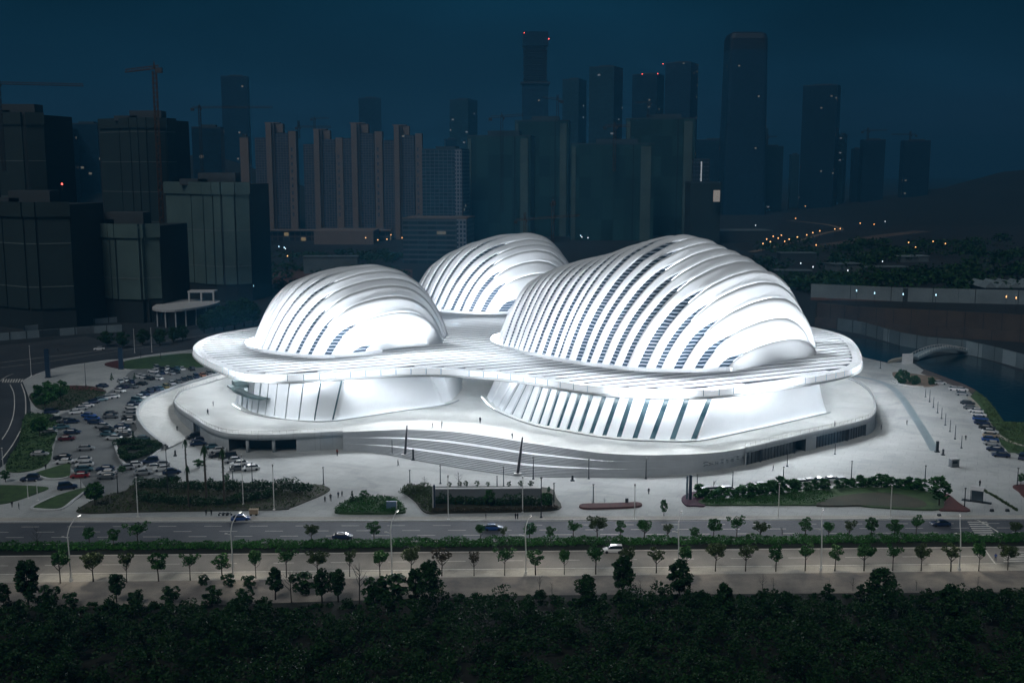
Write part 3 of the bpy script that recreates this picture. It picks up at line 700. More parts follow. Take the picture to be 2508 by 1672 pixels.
# ------------------------------------------------------------------ podium, grand stair, ramp
podium = thing('podium', 'curved pale terrace with railing and dark bays that carries the white hall', 'terrace')
dk_left = [(560, 922), (506.6, 939), (464.5, 951.5), (442, 961.4), (431, 975), (426.6, 984), (433.6, 996), (453, 1010.5), (478.5, 1026), (506.6, 1045.5), (534.6, 1056.8), (559.5, 1062.7), (619, 1066), (659, 1066), (725, 1063.7), (791.6, 1059.4), (840, 1057.4)]
dk_stair = [(840, 1057.4), (920.6, 1054), (990.8, 1051.4), (1061, 1053.3), (1117, 1057), (1173, 1064), (1229, 1072.4), (1282, 1081.4), (1368, 1094), (1424.5, 1102.4), (1480.6, 1109.4), (1565, 1113.6), (1621, 1113.6), (1691, 1111.7), (1761, 1107), (1826, 1096.5)]
dk_right = [(1826, 1096.5), (1845, 1093), (1949.5, 1068), (2045, 1047), (2104, 1032.6), (2135, 1020.7), (2144.8, 1005), (2142, 984), (2138.6, 972), (2124, 952.8), (2098.7, 936), (2069.5, 923.6)]
DL = catmull([G(u, v, ZD)[:2] for u, v in dk_left], 4); DS = catmull([G(u, v, ZD)[:2] for u, v in dk_stair], 4); DR = catmull([G(u, v, ZD)[:2] for u, v in dk_right], 4)
hidden = [(118, 470), (100, 540), (80, 610), (10, 640), (-60, 600), (-90, 520), (-116, 480)]
deck_poly = DL[:-1] + DS[:-1] + DR + hidden
b = MB(); b.face([(p[0], p[1], ZD) for p in ccw(deck_poly)]); b.build('deck', DECK, podium)
def wallband(P, z0, z1, m, name, par=podium, off=0.0):
    b = MB(); Q = []
    for i, p in enumerate(P):
        q = P[min(i + 1, len(P) - 1)]; o = P[max(i - 1, 0)]; d = Vector((q[0] - o[0], q[1] - o[1], 0)).normalized()
        Q.append((p[0] + d.y * off, p[1] - d.x * off))
    b.grid([[(p[0], p[1], z0) for p in Q], [(p[0], p[1], z1) for p in Q]]); return b, Q
def cum(P):
    c = [0.0]
    for p, q in zip(P, P[1:]): c.append(c[-1] + math.hypot(q[0] - p[0], q[1] - p[1]))
    return c
def along(P, c, s):
    s = max(0, min(c[-1] - 1e-6, s))
    for i in range(len(c) - 1):
        if c[i + 1] >= s:
            t = (s - c[i]) / (c[i + 1] - c[i]); p, q = P[i], P[i + 1]
            d = Vector((q[0] - p[0], q[1] - p[1], 0)).normalized()
            return Vector((lerp(p[0], q[0], t), lerp(p[1], q[1], t), 0)), d
def bandwall(P, openings, name):
    """solid band on top; below it the wall with recessed bays: openings = [(s0,s1,kind)] in metres along P"""
    c = cum(P); Ltot = c[-1]
    # coping and band
    b = MB()
    N_ = int(Ltot / 2.0)
    S = [i * Ltot / N_ for i in range(N_ + 1)]
    def row(off, z): 
        r = []
        for s in S:
            p, d = along(P, c, s); r.append((p.x + d.y * off, p.y - d.x * off, z))
        return r
    b.grid([row(-.5, ZD + .03), row(-.5, ZD + .28), row(.25, ZD + .28), row(.25, ZD - 1.5), row(-.05, ZD - 1.5)], flip=True)
    b.build('coping_band', CONC, podium, True)
    b = MB(); s = 0.0
    segs = []; last = 0.0
    for (s0, s1, kd) in sorted(openings):
        segs.append((last, s0, 'wall')); segs.append((s0, s1, kd)); last = s1
    segs.append((last, Ltot, 'wall'))
    for (s0, s1, kd) in segs:
        if s1 - s0 < .05: continue
        n = max(1, int((s1 - s0) / 2)); off = 0.0 if kd == 'wall' else (-1.0 if kd == 'shutter' else -6.0)
        A = []
        for j in range(n + 1):
            p, d = along(P, c, lerp(s0, s1, j / n)); A.append((p.x + d.y * off, p.y - d.x * off))
        m = MB(); m.grid([[(x, y, 0) for x, y in A], [(x, y, ZD - 1.45) for x, y in A]])
        if kd == 'wall':
            m.build('podium_wall', CONC, podium)
        else:
            for e in (s0, s1):
                p, d = along(P, c, e)
                m.face([(p.x, p.y, 0), (p.x + d.y * off, p.y - d.x * off, 0), (p.x + d.y * off, p.y - d.x * off, ZD - 1.45), (p.x, p.y, ZD - 1.45)])
            if kd == 'shutter':
                k = int((s1 - s0) / 1.5)
                for j in range(1, k):
                    p, d = along(P, c, lerp(s0, s1, j / k)); x, y = p.x + d.y * (off + .08), p.y - d.x * (off + .08)
                    m.box((x, y, (ZD - 1.45) / 2), (.18, .16, ZD - 1.5), math.atan2(d.y, d.x), 1)
                m.build('shutter', [SHUT, DARKM], podium)
            else:
                m.build('garage_bay', DARKIN, podium)
cl = cum(DL); iL = [min(range(len(DL)), key=lambda i: abs(G(u, 1064, ZD)[0] - DL[i][0]) + (0 if DL[i][1] < 350 else 50)) for u in (556, 728)]
bandwall(DL, [(cl[iL[0]], cl[iL[1]], 'bay'), (cl[iL[0]] - 30, cl[iL[0]] - 22, 'shutter')], 'left')
for u in (604, 640, 668):
    p = G(u, 1066 if u != 640 else 1060, ZD); b = MB(); b.tube([(p[0], p[1] + (.8 if u != 640 else 3.5), 0), (p[0], p[1] + (.8 if u != 640 else 3.5), ZD - 1.5)], .55, 10); b.build('column', CONC, podium, True)
cr = cum(DR); px_s = lambda u: cr[min(range(len(DR) * 2 // 3), key=lambda i: abs((1254 + F * DR[i][0] / (DR[i][1] * CT + (H - ZD) * ST)) - u))]
bandwall(DR, [(px_s(1830), px_s(1860), 'shutter'), (px_s(1869), px_s(1949), 'shutter'), (px_s(1954), px_s(1984), 'bay'), (px_s(1990), px_s(2076), 'shutter'), (px_s(2080), px_s(2120), 'shutter')], 'right')
def railing(P, name='railing'):
    c = cum(P); b = MB(); n = int(c[-1] / 2.2)
    top = []
    for i in range(n + 1):
        p, d = along(P, c, c[-1] * i / n); x, y = p.x - d.y * -.1 * -1, p.y
        b.box((p.x - d.y * .15, p.y + d.x * .15, ZD + .85), (.07, .07, 1.2)); top.append((p.x - d.y * .15, p.y + d.x * .15, ZD + 1.45))
    b.tube(top, .045, 4)
    b.build(name, SILVER, podium)
railing(DL); railing(DR)
# grand stair: from a sheer wall at each end it spreads into wide steps in the middle
st_bot = [(840.6, 1102.4), (906.6, 1108), (962.7, 1116), (1010, 1125.5), (1061, 1134.7), (1117, 1144.5), (1173, 1153), (1235, 1161.5), (1300, 1167), (1396, 1169.5), (1480.6, 1169.5), (1581.6, 1167), (1677, 1161), (1761, 1150.5), (1800, 1143), (1826, 1137)]
SB = catmull([G(u, v, 0)[:2] for u, v in st_bot], 6); ST_ = catmull([G(u, v, ZD)[:2] for u, v in dk_stair], 6)
cb, ct = cum(SB), cum(ST_); NS = 60; NR = 19
fr = []; acc = 0
for k in range(NR + 1):
    fr.append(acc); acc += 1.0 + (3.2 if k in (6, 12) else 0)
fr = [f / fr[-1] for f in fr]
b = MB()
SBp = [along(SB, cb, cb[-1] * j / NS)[0] for j in range(NS + 1)]; STp = [along(ST_, ct, ct[-1] * j / NS)[0] for j in range(NS + 1)]
for k in range(NR):
    z0, z1 = ZD * k / NR, ZD * (k + 1) / NR
    A = [(lerp(SBp[j].x, STp[j].x, fr[k]), lerp(SBp[j].y, STp[j].y, fr[k])) for j in range(NS + 1)]
    B_ = [(lerp(SBp[j].x, STp[j].x, fr[k + 1]), lerp(SBp[j].y, STp[j].y, fr[k + 1])) for j in range(NS + 1)]
    zm = lerp(z0, z1, .8)
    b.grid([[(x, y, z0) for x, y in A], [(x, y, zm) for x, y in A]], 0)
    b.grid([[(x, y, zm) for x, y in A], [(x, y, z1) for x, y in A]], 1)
    b.grid([[(x, y, z1) for x, y in A], [(x, y, z1) for x, y in B_]], 0)
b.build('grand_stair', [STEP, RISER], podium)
# dark relief band of abstract strokes at the right end of the stair wall
b = MB()
for k in range(9):
    u = 1720 + k * 12.5; v0 = 1138 - k * 1.9 - k * k * 0.06
    p = Vector(G(u, v0 + 2, 1.6)); q = Vector(G(u + 13, v0 - 2, 2.6))
    for dz in (0, .5 if k % 3 else .9):
        b.tube([p + Vector((0, -1.0, dz)), (p + q) / 2 + Vector((0, -1.1, dz + .25)), q + Vector((0, -1.0, dz))], .1, 4)
b.build('wall_relief', RISER, podium)
# ramp sweeping round the left end
rmp = [(560, 906.6), (506.6, 922), (450, 939), (394, 960), (366, 972.6), (349.4, 986.6), (341, 1001), (340, 1015), (347, 1031), (362, 1050), (386, 1071), (412, 1090)]
zr = [5.7, 5.5, 5.1, 4.5, 4.1, 3.7, 3.2, 2.7, 2.1, 1.5, .9, .45]
RO = catmull([(*G(u, v, z + .9)[:2], z) for (u, v), z in zip(rmp, zr)], 5)
rin = [(560, 922), (506.6, 939), (464.5, 951.5), (442, 961.4), (431, 975), (426.6, 984), (433.6, 996), (453, 1010.5), (478.5, 1026)]
RI = catmull([G(u, v, ZD)[:2] for u, v in rin], 5)
cro = cum([(p[0], p[1]) for p in RO]); cri = cum(RI)
b = MB(); n = 50; A = []; B_ = []
ROx = [(p[0], p[1]) for p in RO]
for j in range(n + 1):
    p, d = along(ROx, cro, cro[-1] * j / n); q, e = along(RI, cri, cri[-1] * j / n)
    k = min(range(len(RO)), key=lambda i: abs(RO[i][0] - p.x) + abs(RO[i][1] - p.y)); z = RO[k][2]
    A.append((p.x, p.y, z)); B_.append((q.x - .05, q.y - .05, min(z, ZD - .05)))
b.grid([A, [vl(a, c_, .5) for a, c_ in zip(A, B_)], B_], flip=True)
rampo = struct(b.build('ramp', DECK), 'pale ramp sweeping up around the left end of the terrace')
b = MB()
o1, o2 = [], []
for j, a in enumerate(A):
    q = A[min(j + 1, n)]; o = A[max(j - 1, 0)]; d = Vector((q[0] - o[0], q[1] - o[1], 0)).normalized(); o1.append((-d.y, d.x))
# outward side is away from the deck
sgn = 1 if (Vector(o1[25]).dot(Vector((A[25][0] - B_[25][0], A[25][1] - B_[25][1]))) > 0) else -1
ow = lambda off, zf: [(a[0] + sgn * n_[0] * off, a[1] + sgn * n_[1] * off, zf(a[2])) for a, n_ in zip(A, o1)]
b.grid([ow(0, lambda z: z), ow(0, lambda z: z + .95), ow(.9, lambda z: z + .95), ow(1.2, lambda z: 0)], flip=sgn < 0)
tag(b.build('ramp_parapet', CONC), 'smooth curved parapet wall on the outside of the ramp', 'wall')
# ------------------------------------------------------------------ vegetation
LEAF = leafmat('leaf_street', (0.007, 0.042, 0.010), (0.042, 0.145, 0.026))
LEAF2 = leafmat('leaf_olive', (0.016, 0.034, 0.010), (0.07, 0.11, 0.03))
LEAFB = leafmat('leaf_bronze', (0.022, 0.02, 0.010), (0.075, 0.06, 0.03))
LEAFD = leafmat('leaf_dark', (0.003, 0.018, 0.005), (0.018, 0.068, 0.013))
LEAFF = leafmat('leaf_thicket', (0.003, 0.020, 0.005), (0.013, 0.054, 0.008), (0.09, 0.10, 0.012), .13, .62)
LEAFH = leafmat('leaf_hedge', (0.007, 0.042, 0.009), (0.042, 0.16, 0.024))
def leaves(b, c, r, n, size, rnd, flat=1.0, mi=0):
    for _ in range(n):
        while True:
            x, y, z = rnd.uniform(-1, 1), rnd.uniform(-1, 1), rnd.uniform(-1, 1)
            d = x * x + y * y + z * z
            if 0.15 < d < 1: break
        k = d ** -0.5 * (0.55 + 0.45 * rnd.random())
        p = Vector((c[0] + x * k * r[0], c[1] + y * k * r[1], c[2] + z * k * r[2]))
        s = size * rnd.uniform(.6, 1.25)
        u = Vector((rnd.uniform(-1, 1), rnd.uniform(-1, 1), rnd.uniform(-.6, .6))).normalized()
        w = u.cross(Vector((rnd.uniform(-1, 1), rnd.uniform(-1, 1), rnd.uniform(-1, 1)))).normalized()
        b.face([p - u * s, p - w * s * .55, p + u * s, p + w * s * .55], mi)
def crown_mesh(rnd, h0, h1, rad, clumps, per, size, shape='round'):
    b = MB()
    for k in range(clumps):
        f = (k + .5) / clumps
        a = k * 2.4 + rnd.uniform(-.5, .5)
        if shape == 'round':
            zz = lerp(h0, h1, f); rr = rad * math.sqrt(max(.05, 1 - (2 * f - 1) ** 2)) * rnd.uniform(.35, .85)
        elif shape == 'cone':
            zz = lerp(h0, h1, f); rr = rad * (1 - f) * rnd.uniform(.5, .9)
        else:   # umbrella: wide at the top
            zz = lerp(h0, h1, .35 + .65 * f); rr = rad * (.5 + .5 * f) * rnd.uniform(.3, 1.0)
        cr = rad * rnd.uniform(.28, .46) * ((1.15 - f) if shape == 'cone' else 1)
        leaves(b, (rr * math.cos(a), rr * math.sin(a), zz), (cr, cr, cr * .75), per, size, rnd)
    return b
def make_tree(name, label, cat, seed, h=6.0, stem=.42, rad=1.7, clumps=13, per=42, size=.26, leaf=None, shape='round', tr=.11, bark=None, group=None, limbs=5):
    rnd = random.Random(seed)
    t = thing(name, label, cat, (0, -400, 0), 0, group)
    b = MB(); lean = rnd.uniform(-.12, .12)
    b.tube([(0, 0, -.1), (lean * .4, 0, h * stem * .5), (lean, .05, h * stem), (lean, 0, h * .8)], [tr * 1.25, tr, tr * .8, tr * .25], 6)
    for k in range(limbs):
        a = k * 2.4 + rnd.random(); z0 = h * stem * rnd.uniform(.85, 1.15)
        b.tube([(lean, 0, z0), (lean + rad * .45 * math.cos(a), rad * .45 * math.sin(a), z0 + h * .14), (lean + rad * .75 * math.cos(a), rad * .75 * math.sin(a), z0 + h * rnd.uniform(.2, .32))], [tr * .5, tr * .35, tr * .12], 5)
    b.build('trunk', bark or BARK, t)
    if clumps: crown_mesh(rnd, h * stem * 1.05, h * .93, rad, clumps, per, size, shape).build('crown', leaf or LEAF, t)
    return t
def bare_tree(name, label, cat, seed, h=4.0, group=None):
    rnd = random.Random(seed); t = thing(name, label, cat, (0, -400, 0), 0, group); b = MB()
    b.tube([(0, 0, -.1), (.08, 0, h * .5), (0, .05, h)], [.07, .05, .015], 5)
    for k in range(9):
        a = rnd.uniform(0, 6.28); z0 = h * rnd.uniform(.3, .85); l = h * .28 * (1.1 - z0 / h) + .3
        b.tube([(.05, 0, z0), (.05 + l * math.cos(a) * .6, l * math.sin(a) * .6, z0 + l * .6), (.05 + l * math.cos(a), l * math.sin(a), z0 + l * 1.3)], [.03, .02, .008], 4)
    b.build('trunk', BARKD, t)
    return t
def height_at(u, v0, v1, z=0.0):
    p = G(u, v0, z); return max(.8, AT(u, v1, p[1])[2] - z)
protos = [make_tree('street_tree', 'x', 'street tree', 11 + k, 6.0, .42, 1.85 + .15 * (k % 3), 13 + k % 3, 80, .24, [LEAF, LEAF, LEAF2, LEAF][k % 4], ['round', 'umbrella', 'umbrella', 'round'][k % 4]) for k in range(4)] + [make_tree('street_tree', 'x', 'street tree', 61 + k, 6.0, .38 + .06 * k, 1.6 + .3 * k, 9 + k, 64, .25, [LEAF2, LEAF, LEAF][k], ['umbrella', 'round', 'umbrella'][k]) for k in range(3)]
bronze = make_tree('street_tree', 'x', 'street tree', 31, 6.0, .42, 1.9, 12, 34, .25, LEAFB, 'umbrella')
usedp = set()
def plant(proto, u, vb, vt, label, group, z=0.0, hh=6.0, wide=1.0, rz=None):
    p = G(u, vb, z); s = height_at(u, vb, vt, z) / hh
    rz = random.uniform(0, 6.28) if rz is None else rz
    if proto.name not in usedp:
        usedp.add(proto.name); o = proto; o.location = p; o.rotation_euler = (0, 0, rz); o.scale = (s * wide, s * wide, s); o['label'] = label
        if group: o['group'] = group
        return o
    return dup(proto, p, rz, label, group, (s * wide, s * wide, s))
row1 = [(219.6, 1337, 1290), (279.6, 1344, 1292), (337.5, 1340, 1281), (764, 1333, 1285), (917, 1328, 1274), (1177, 1326, 1285), (1232, 1328, 1290), (1297, 1324, 1280), (1348, 1325, 1287), (1404, 1325, 1279), (1463, 1326, 1265), (1519, 1325, 1274), (1578, 1325, 1274), (1635, 1324, 1281), (1701, 1326, 1290),
        (1748, 1322, 1267), (1804, 1324, 1265), (1863, 1324, 1279), (1972, 1322, 1265), (2029, 1321, 1279), (2079, 1323, 1274), (2134, 1322, 1265), (2191, 1320, 1271), (2243, 1320, 1265), (2486, 1319, 1278)]
for i, (u, a, b_) in enumerate(row1):
    plant(protos[(i * 3) % 7], u, a, b_, 'round green tree in the hedge median between the roads, %s from the left' % ORD[i], 'trees in the hedge median', wide=[1.15, .95, 1.3, 1.05, 1.2][i % 5])
row2 = [(148, 1428, 1350), (228.6, 1424, 1354), (310.7, 1426, 1349), (388.6, 1423, 1350), (466, 1421, 1357), (544.6, 1418, 1353), (626.8, 1416, 1348), (701.8, 1414, 1346), (778.6, 1413, 1350), (856.7, 1412, 1346), (930.6, 1411, 1350), (1007, 1410, 1341), (1082, 1410, 1343), (1161, 1410, 1351), (1236, 1409, 1343), (1311.7, 1408, 1343), (1382, 1407, 1347), (1459, 1406, 1339),
        (1536, 1404, 1342), (1607.4, 1403, 1344), (1680, 1402, 1338), (1752, 1399, 1330), (1826, 1398.7, 1332), (1900, 1399.5, 1330), (1972, 1398, 1335), (2044.5, 1398, 1332), (2116, 1398, 1334), (2186, 1398, 1336), (2256, 1398, 1336), (2328.4, 1399, 1334), (2397, 1398, 1329), (2468, 1396, 1335)]
O2 = ORD + ['second-last', 'last']
for i, (u, a, b_) in enumerate(row2):
    br = i in (12, 13)
    plant(bronze if br else protos[[1, 2, 4, 3, 6, 5, 1, 6, 2, 4][i % 10]], u, a, b_, ('bronze leaved kerb tree on the beige pavement, %s from the left' if br else 'young thin stemmed kerb tree on the beige pavement, %s from the left') % O2[i], 'kerb trees on the near pavement', wide=[1.0, 1.2, .85, 1.1, .95, 1.25, .9][i % 7])
bt = bare_tree('sapling', 'x', 'sapling', 5)
sap = [(93.6, 1347, 1290, 'thin bare sapling in the left end of the hedge median'), (1915, 1321, 1290, 'tiny thin sapling in the hedge median among round trees'), (714, 1476, 1398, 'bare twiggy sapling on the dirt beside a dark tree at left'), (880.6, 1478, 1378, 'tall bare twiggy sapling on the dirt strip left of centre'),
       (1322, 1455, 1410, 'bare twig sapling on the open dirt strip, right of the bronze trees'), (1352, 1457, 1425, 'leaning dead twig beside a bare sapling on the dirt strip'), (1568, 1453, 1420, 'short forked sapling on dirt left of a round dark tree'), (1606, 1452, 1418, 'bare sapling on dirt close to the round dark tree'),
       (1868, 1449, 1408, 'bare bushy sapling on the dirt strip right of centre'), (1893, 1449, 1412, 'thin bare sapling beside the bare bushy sapling'), (2030, 1447, 1418, 'small twiggy sapling on the dirt before a domed dark tree'), (2089, 1446, 1415, 'bent bare sapling next to the domed dark tree'), (2244, 1446, 1420, 'lone bare sapling on the dirt strip at the right'), (2394, 1440, 1408, 'bare sapling on the dirt near the right edge')]
for u, a, b_, lb in sap: plant(bt, u, a, b_, lb, None, hh=4.0)
dk = [make_tree('dark_tree', 'x', 'tree', 51 + k, 9.0, .3, 2.5 + .3 * k, 19, 110, .34, LEAFD, 'round', .2, BARKD) for k in range(3)]
dark = [(70, 1489, 1369, 'tall dark tree with a split crown at the left thicket edge'), (10, 1490, 1428, 'dark bushy tree cut by the left picture edge'), (285.7, 1474, 1403, 'dense dark round tree on dirt left of the palm line'), (675, 1468, 1387, 'dark slim tree on dirt beside bare twigs'),
        (789, 1478, 1392, 'dark leaning tree with open crown on the dirt strip'), (828.6, 1474, 1394, 'dark egg shaped tree at the thicket edge left of centre'), (1018, 1476, 1390, 'dark thin tree directly left of the big dark tree'), (1053, 1483, 1371, 'big dark round tree with long trunk near the centre'),
        (1438, 1500, 1408, 'dark ragged tree rooted in the thicket right of centre'), (1525, 1468, 1358, 'very tall narrow dark tree in front of the white car'), (1663, 1476, 1369, 'tall dark tree with two crowns right of the tall narrow one'), (2150.6, 1500, 1387, 'dark domed tree standing up out of the thicket at right'),
        (1772, 1535, 1426, 'dark domed tree deep in the thicket, right of centre'), (2320, 1542, 1430, 'broad dark tree deep in the thicket near the right edge'), (2190, 1446, 1418, 'small black bush on dirt beside the domed dark tree')]
for i, (u, a, b_, lb) in enumerate(dark): plant(dk[i % 3], u, a, b_, lb, None, hh=9.0, wide=.95)
bushp = make_tree('bush', 'x', 'bush', 77, 3.0, .12, 1.6, 9, 52, .28, LEAFD, 'round', .08, BARKD, None, 3)
for u, a, b_, lb in [(120, 1487, 1438, 'wide dark bush on dirt near the tall split tree'), (175, 1484, 1450, 'low green bush beside the wide dark bush at left'), (333, 1480, 1446, 'grey green bush on the dirt right of the round dark tree'), (420, 1478, 1438, 'spreading dark bush at the thicket edge'),
                     (500, 1432, 1408, 'flat hedge like bush under the kerb trees at left'), (560, 1436, 1404, 'broad dark bush under the kerb trees'), (610, 1440, 1408, 'ragged bush right of the broad dark bush'), (964, 1472, 1404, 'bushy shrub left of the big dark tree'), (520, 1486, 1440, 'big rounded bush at the thicket edge, left of centre'), (600, 1488, 1445, 'pale green domed bush at the thicket edge'),
                     (916, 1474, 1420, 'thin pale bush between bare saplings'), (740, 1455, 1400, 'grey twiggy bush among the bare twigs')]:
    plant(bushp, u, a, b_, lb, None, hh=3.0, wide=1.2)
def thicket():
    rnd = random.Random(3); b = MB()
    for k in range(3200):                       # scrub layer
        y = 222.5 - 80 * rnd.random() ** 1.15; x = rnd.uniform(-1, 1) * (y * .5 + 16)
        ye = G(1254 + 2698 * x / 215, 1472 if x < -30 else 1448)[1]
        if y > ye - 2.0: continue
        edge = smooth(2, 18, ye - y); r = rnd.uniform(1.0, 2.0) * (.45 + .7 * edge)
        leaves(b, (x, y, rnd.uniform(.1, .5) + edge * rnd.uniform(.3, 2.4)), (r, r, r * .7), 46, .36, rnd)
    for k in range(330):                       # crowns of unequal size standing in it
        y = 219 - 72 * rnd.random() ** 1.1; x = rnd.uniform(-1, 1) * (y * .5 + 14)
        ye = G(1254 + 2698 * x / 215, 1472 if x < -30 else 1448)[1]
        if y > ye - 6.5: continue
        edge = smooth(5, 20, ye - y); R_ = rnd.uniform(1.2, 2.9) * (.6 + .5 * edge); zt = (1.5 + rnd.uniform(1.0, 4.2) * edge)
        tall = rnd.random() < .3
        for j in range(9):
            f = (j + .5) / 9; an = j * 2.4 + rnd.random(); rr = R_ * math.sqrt(1 - f * f * .9) * rnd.uniform(.4, .85); cr = R_ * rnd.uniform(.3, .5)
            leaves(b, (x + rr * math.cos(an), y + rr * math.sin(an), zt + f * R_ * (1.7 if tall else 1.0)), (cr, cr, cr * .7), 42, .3, rnd)
    o = b.build('thicket', LEAFF); o['kind'] = 'stuff'; o['label'] = 'dense dark thicket of trees and scrub filling the foreground'; return o
thicket()
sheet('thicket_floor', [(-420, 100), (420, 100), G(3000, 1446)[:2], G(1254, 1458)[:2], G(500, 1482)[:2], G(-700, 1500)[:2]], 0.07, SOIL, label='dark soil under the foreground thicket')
def hedge(name, px, h, w, label, cat='hedge', leaf=None, dens=60, size=.25, z=0.3, jag=.35):
    P = catmull([G(u, v, z)[:2] for u, v in px], 5); c = cum(P); rnd = random.Random(len(px) * 7 + int(px[0][0])); b = MB(); n = int(c[-1] / (w * .55)) + 1
    for i in range(n + 1):
        p, d = along(P, c, c[-1] * i / n); r = w * .5 * rnd.uniform(.8, 1.25); hh = h * rnd.uniform(1 - jag, 1 + jag)
        leaves(b, (p.x + rnd.uniform(-.2, .2), p.y, z + hh * .5), (r, r, hh * .52), dens, size, rnd)
    return tag(b.build(name, leaf or LEAFH), label, cat)
hedge('median_hedge', [(-60, 1345), (300, 1342), (800, 1338), (1300, 1333), (1800, 1328), (2560, 1322)], 1.6, 5.0, 'long low dark hedge filling the median between the roads', dens=430, leaf=LEAFH, size=.26, z=.1)
hedge('hedge', [(343, 1192), (420, 1196), (480, 1198), (560, 1200), (650, 1202), (700, 1202), (752, 1203)], 3.2, 4.0, 'tall dark hedge on the front left lawn bed', leaf=LEAFD, dens=330, size=.27)
hedge('hedge', [(350, 1224), (420, 1232), (500, 1236), (600, 1226), (660, 1214)], 2.2, 4.2, 'lower dark hedge in front of the tall hedge at left', leaf=LEAFD, dens=320, size=.27)
hedge('hedge', [(1070, 1232), (1130, 1234), (1200, 1236), (1280, 1236), (1345, 1238)], 2.6, 3.0, 'dark hedge in front of the long grey sign wall', leaf=LEAFD, dens=260, size=.25)
hedge('hedge', [(996, 1210), (1010, 1204), (1030, 1202), (1052, 1206)], 2.2, 4.0, 'bushy olive hedge at the left end of the sign wall', leaf=LEAF2, dens=280, size=.25)
hedge('hedge', [(1066, 1252), (1150, 1252), (1250, 1250), (1360, 1246)], .9, 2.4, 'low brownish ground hedge along the sign wall bed', leaf=LEAFB, dens=200, size=.2)
hedge('hedge', [(286, 1090), (310, 1084), (340, 1088), (372, 1090), (388, 1096), (360, 1112), (330, 1122), (310, 1126), (298, 1106), (320, 1100), (350, 1100)], 1.7, 3.0, 'dark hedge filling the kerbed bed in the car park', leaf=LEAFD, dens=260, size=.26)
hp = make_tree('hedge_shrub', 'x', 'shrub', 91, 3.2, .1, 1.25, 10, 120, .22, LEAFH, 'round', .08, BARKD, None, 2)
hb = [(1716, 1219), (1735, 1222), (1752, 1221), (1772, 1220), (1796, 1219), (1812, 1218), (1832, 1217), (1850, 1214), (1868, 1213), (1892, 1210), (1908, 1209), (1938, 1205), (1952, 1203), (1978, 1203), (1998, 1199), (2020, 1199), (2052, 1197), (2072, 1194), (2090, 1194), (2110, 1193), (2126, 1193), (2144, 1193), (2160, 1193), (2178, 1194), (2200, 1196), (2214, 1198), (2232, 1200), (2252, 1202)]
for i, (u, v) in enumerate(hb):
    plant(hp, u, v, v - random.uniform(22, 34) - (8 if i in (10, 11, 27) else 0), 'clipped hedge shrub behind the right lawn, %s from the left' % ORD[i], 'hedge shrubs behind the right lawn', hh=3.2, wide=1.6)
def cover(name, px, n, size, h, label, leaf):
    P = [tuple(q) for q in catmull([G(u, v)[:2] for u, v in px], 4, True)]; rnd = random.Random(len(px) + n); b = MB()
    x0, x1 = min(p[0] for p in P), max(p[0] for p in P); y0, y1 = min(p[1] for p in P), max(p[1] for p in P); k = 0
    while k < n:
        x, y = rnd.uniform(x0, x1), rnd.uniform(y0, y1)
        if not inside(x, y, P): continue
        k += 1; leaves(b, (x, y, h + rnd.uniform(.0, .3)), (.5, .5, .3), 4, size, rnd)
    o = b.build(name, leaf); o['kind'] = 'stuff'; o['label'] = label
cover('ground_cover', [(195, 1257), (214, 1233), (260, 1214), (307, 1203), (343, 1186), (540, 1183), (753, 1186), (806, 1196), (796, 1209), (750, 1229), (711, 1244), (671, 1249), (357, 1254)], 1500, .26, .35, 'low mixed ground cover on the front left bed', LEAF2)
cover('ground_cover', [(820, 1252), (836, 1238.5), (864, 1224.5), (892, 1220), (943, 1221), (974, 1227), (989, 1246), (986, 1258), (900, 1260), (831, 1259)], 900, .26, .7, 'dense shrubby ground cover on the entrance island', LEAFH)
cover('ground_cover', [(989, 1204), (1004, 1195), (1050, 1195), (1062, 1220), (1062, 1255), (1044, 1257), (1018, 1230)], 420, .26, .5, 'olive ground cover at the left of the sign wall', LEAF2)
cover('ground_cover', [(1735, 1237), (1720, 1228), (1790, 1224), (1848, 1218), (1932, 1211), (2000, 1204), (2040, 1214), (2000, 1236), (1848, 1237.5)], 1000, .2, .42, 'short grass tufts on the left half of the right lawn', LEAFH)
cover('ground_cover', [(60, 1020), (100, 1014), (138, 1022), (140, 1060), (128, 1092), (126, 1118), (114, 1138), (84, 1151), (42, 1157), (14, 1150), (24, 1118), (46, 1084)], 700, .3, .35, 'dark ground cover on the lawn slope at left', LEAFD)
cover('ground_cover', [(74, 966), (118, 951), (157, 947), (230, 950), (261, 961), (224, 982), (185, 999), (143, 1006), (98, 1002), (79, 986)], 600, .3, .35, 'olive ground cover on the upper left lawn', LEAFD)
cover('ground_cover', [(2396, 965), (2420, 982), (2437, 1003), (2459, 1034), (2508, 1036), (2560, 1050), (2560, 1120), (2508, 1110), (2475, 1100), (2452, 1078), (2436, 1050), (2414, 1018)], 700, .3, .3, 'grassy tufts along the lake shore', LEAF2)
misc = make_tree('planted_tree', 'x', 'tree', 101, 5.0, .3, 1.7, 14, 60, .27, LEAF, 'round', .1)
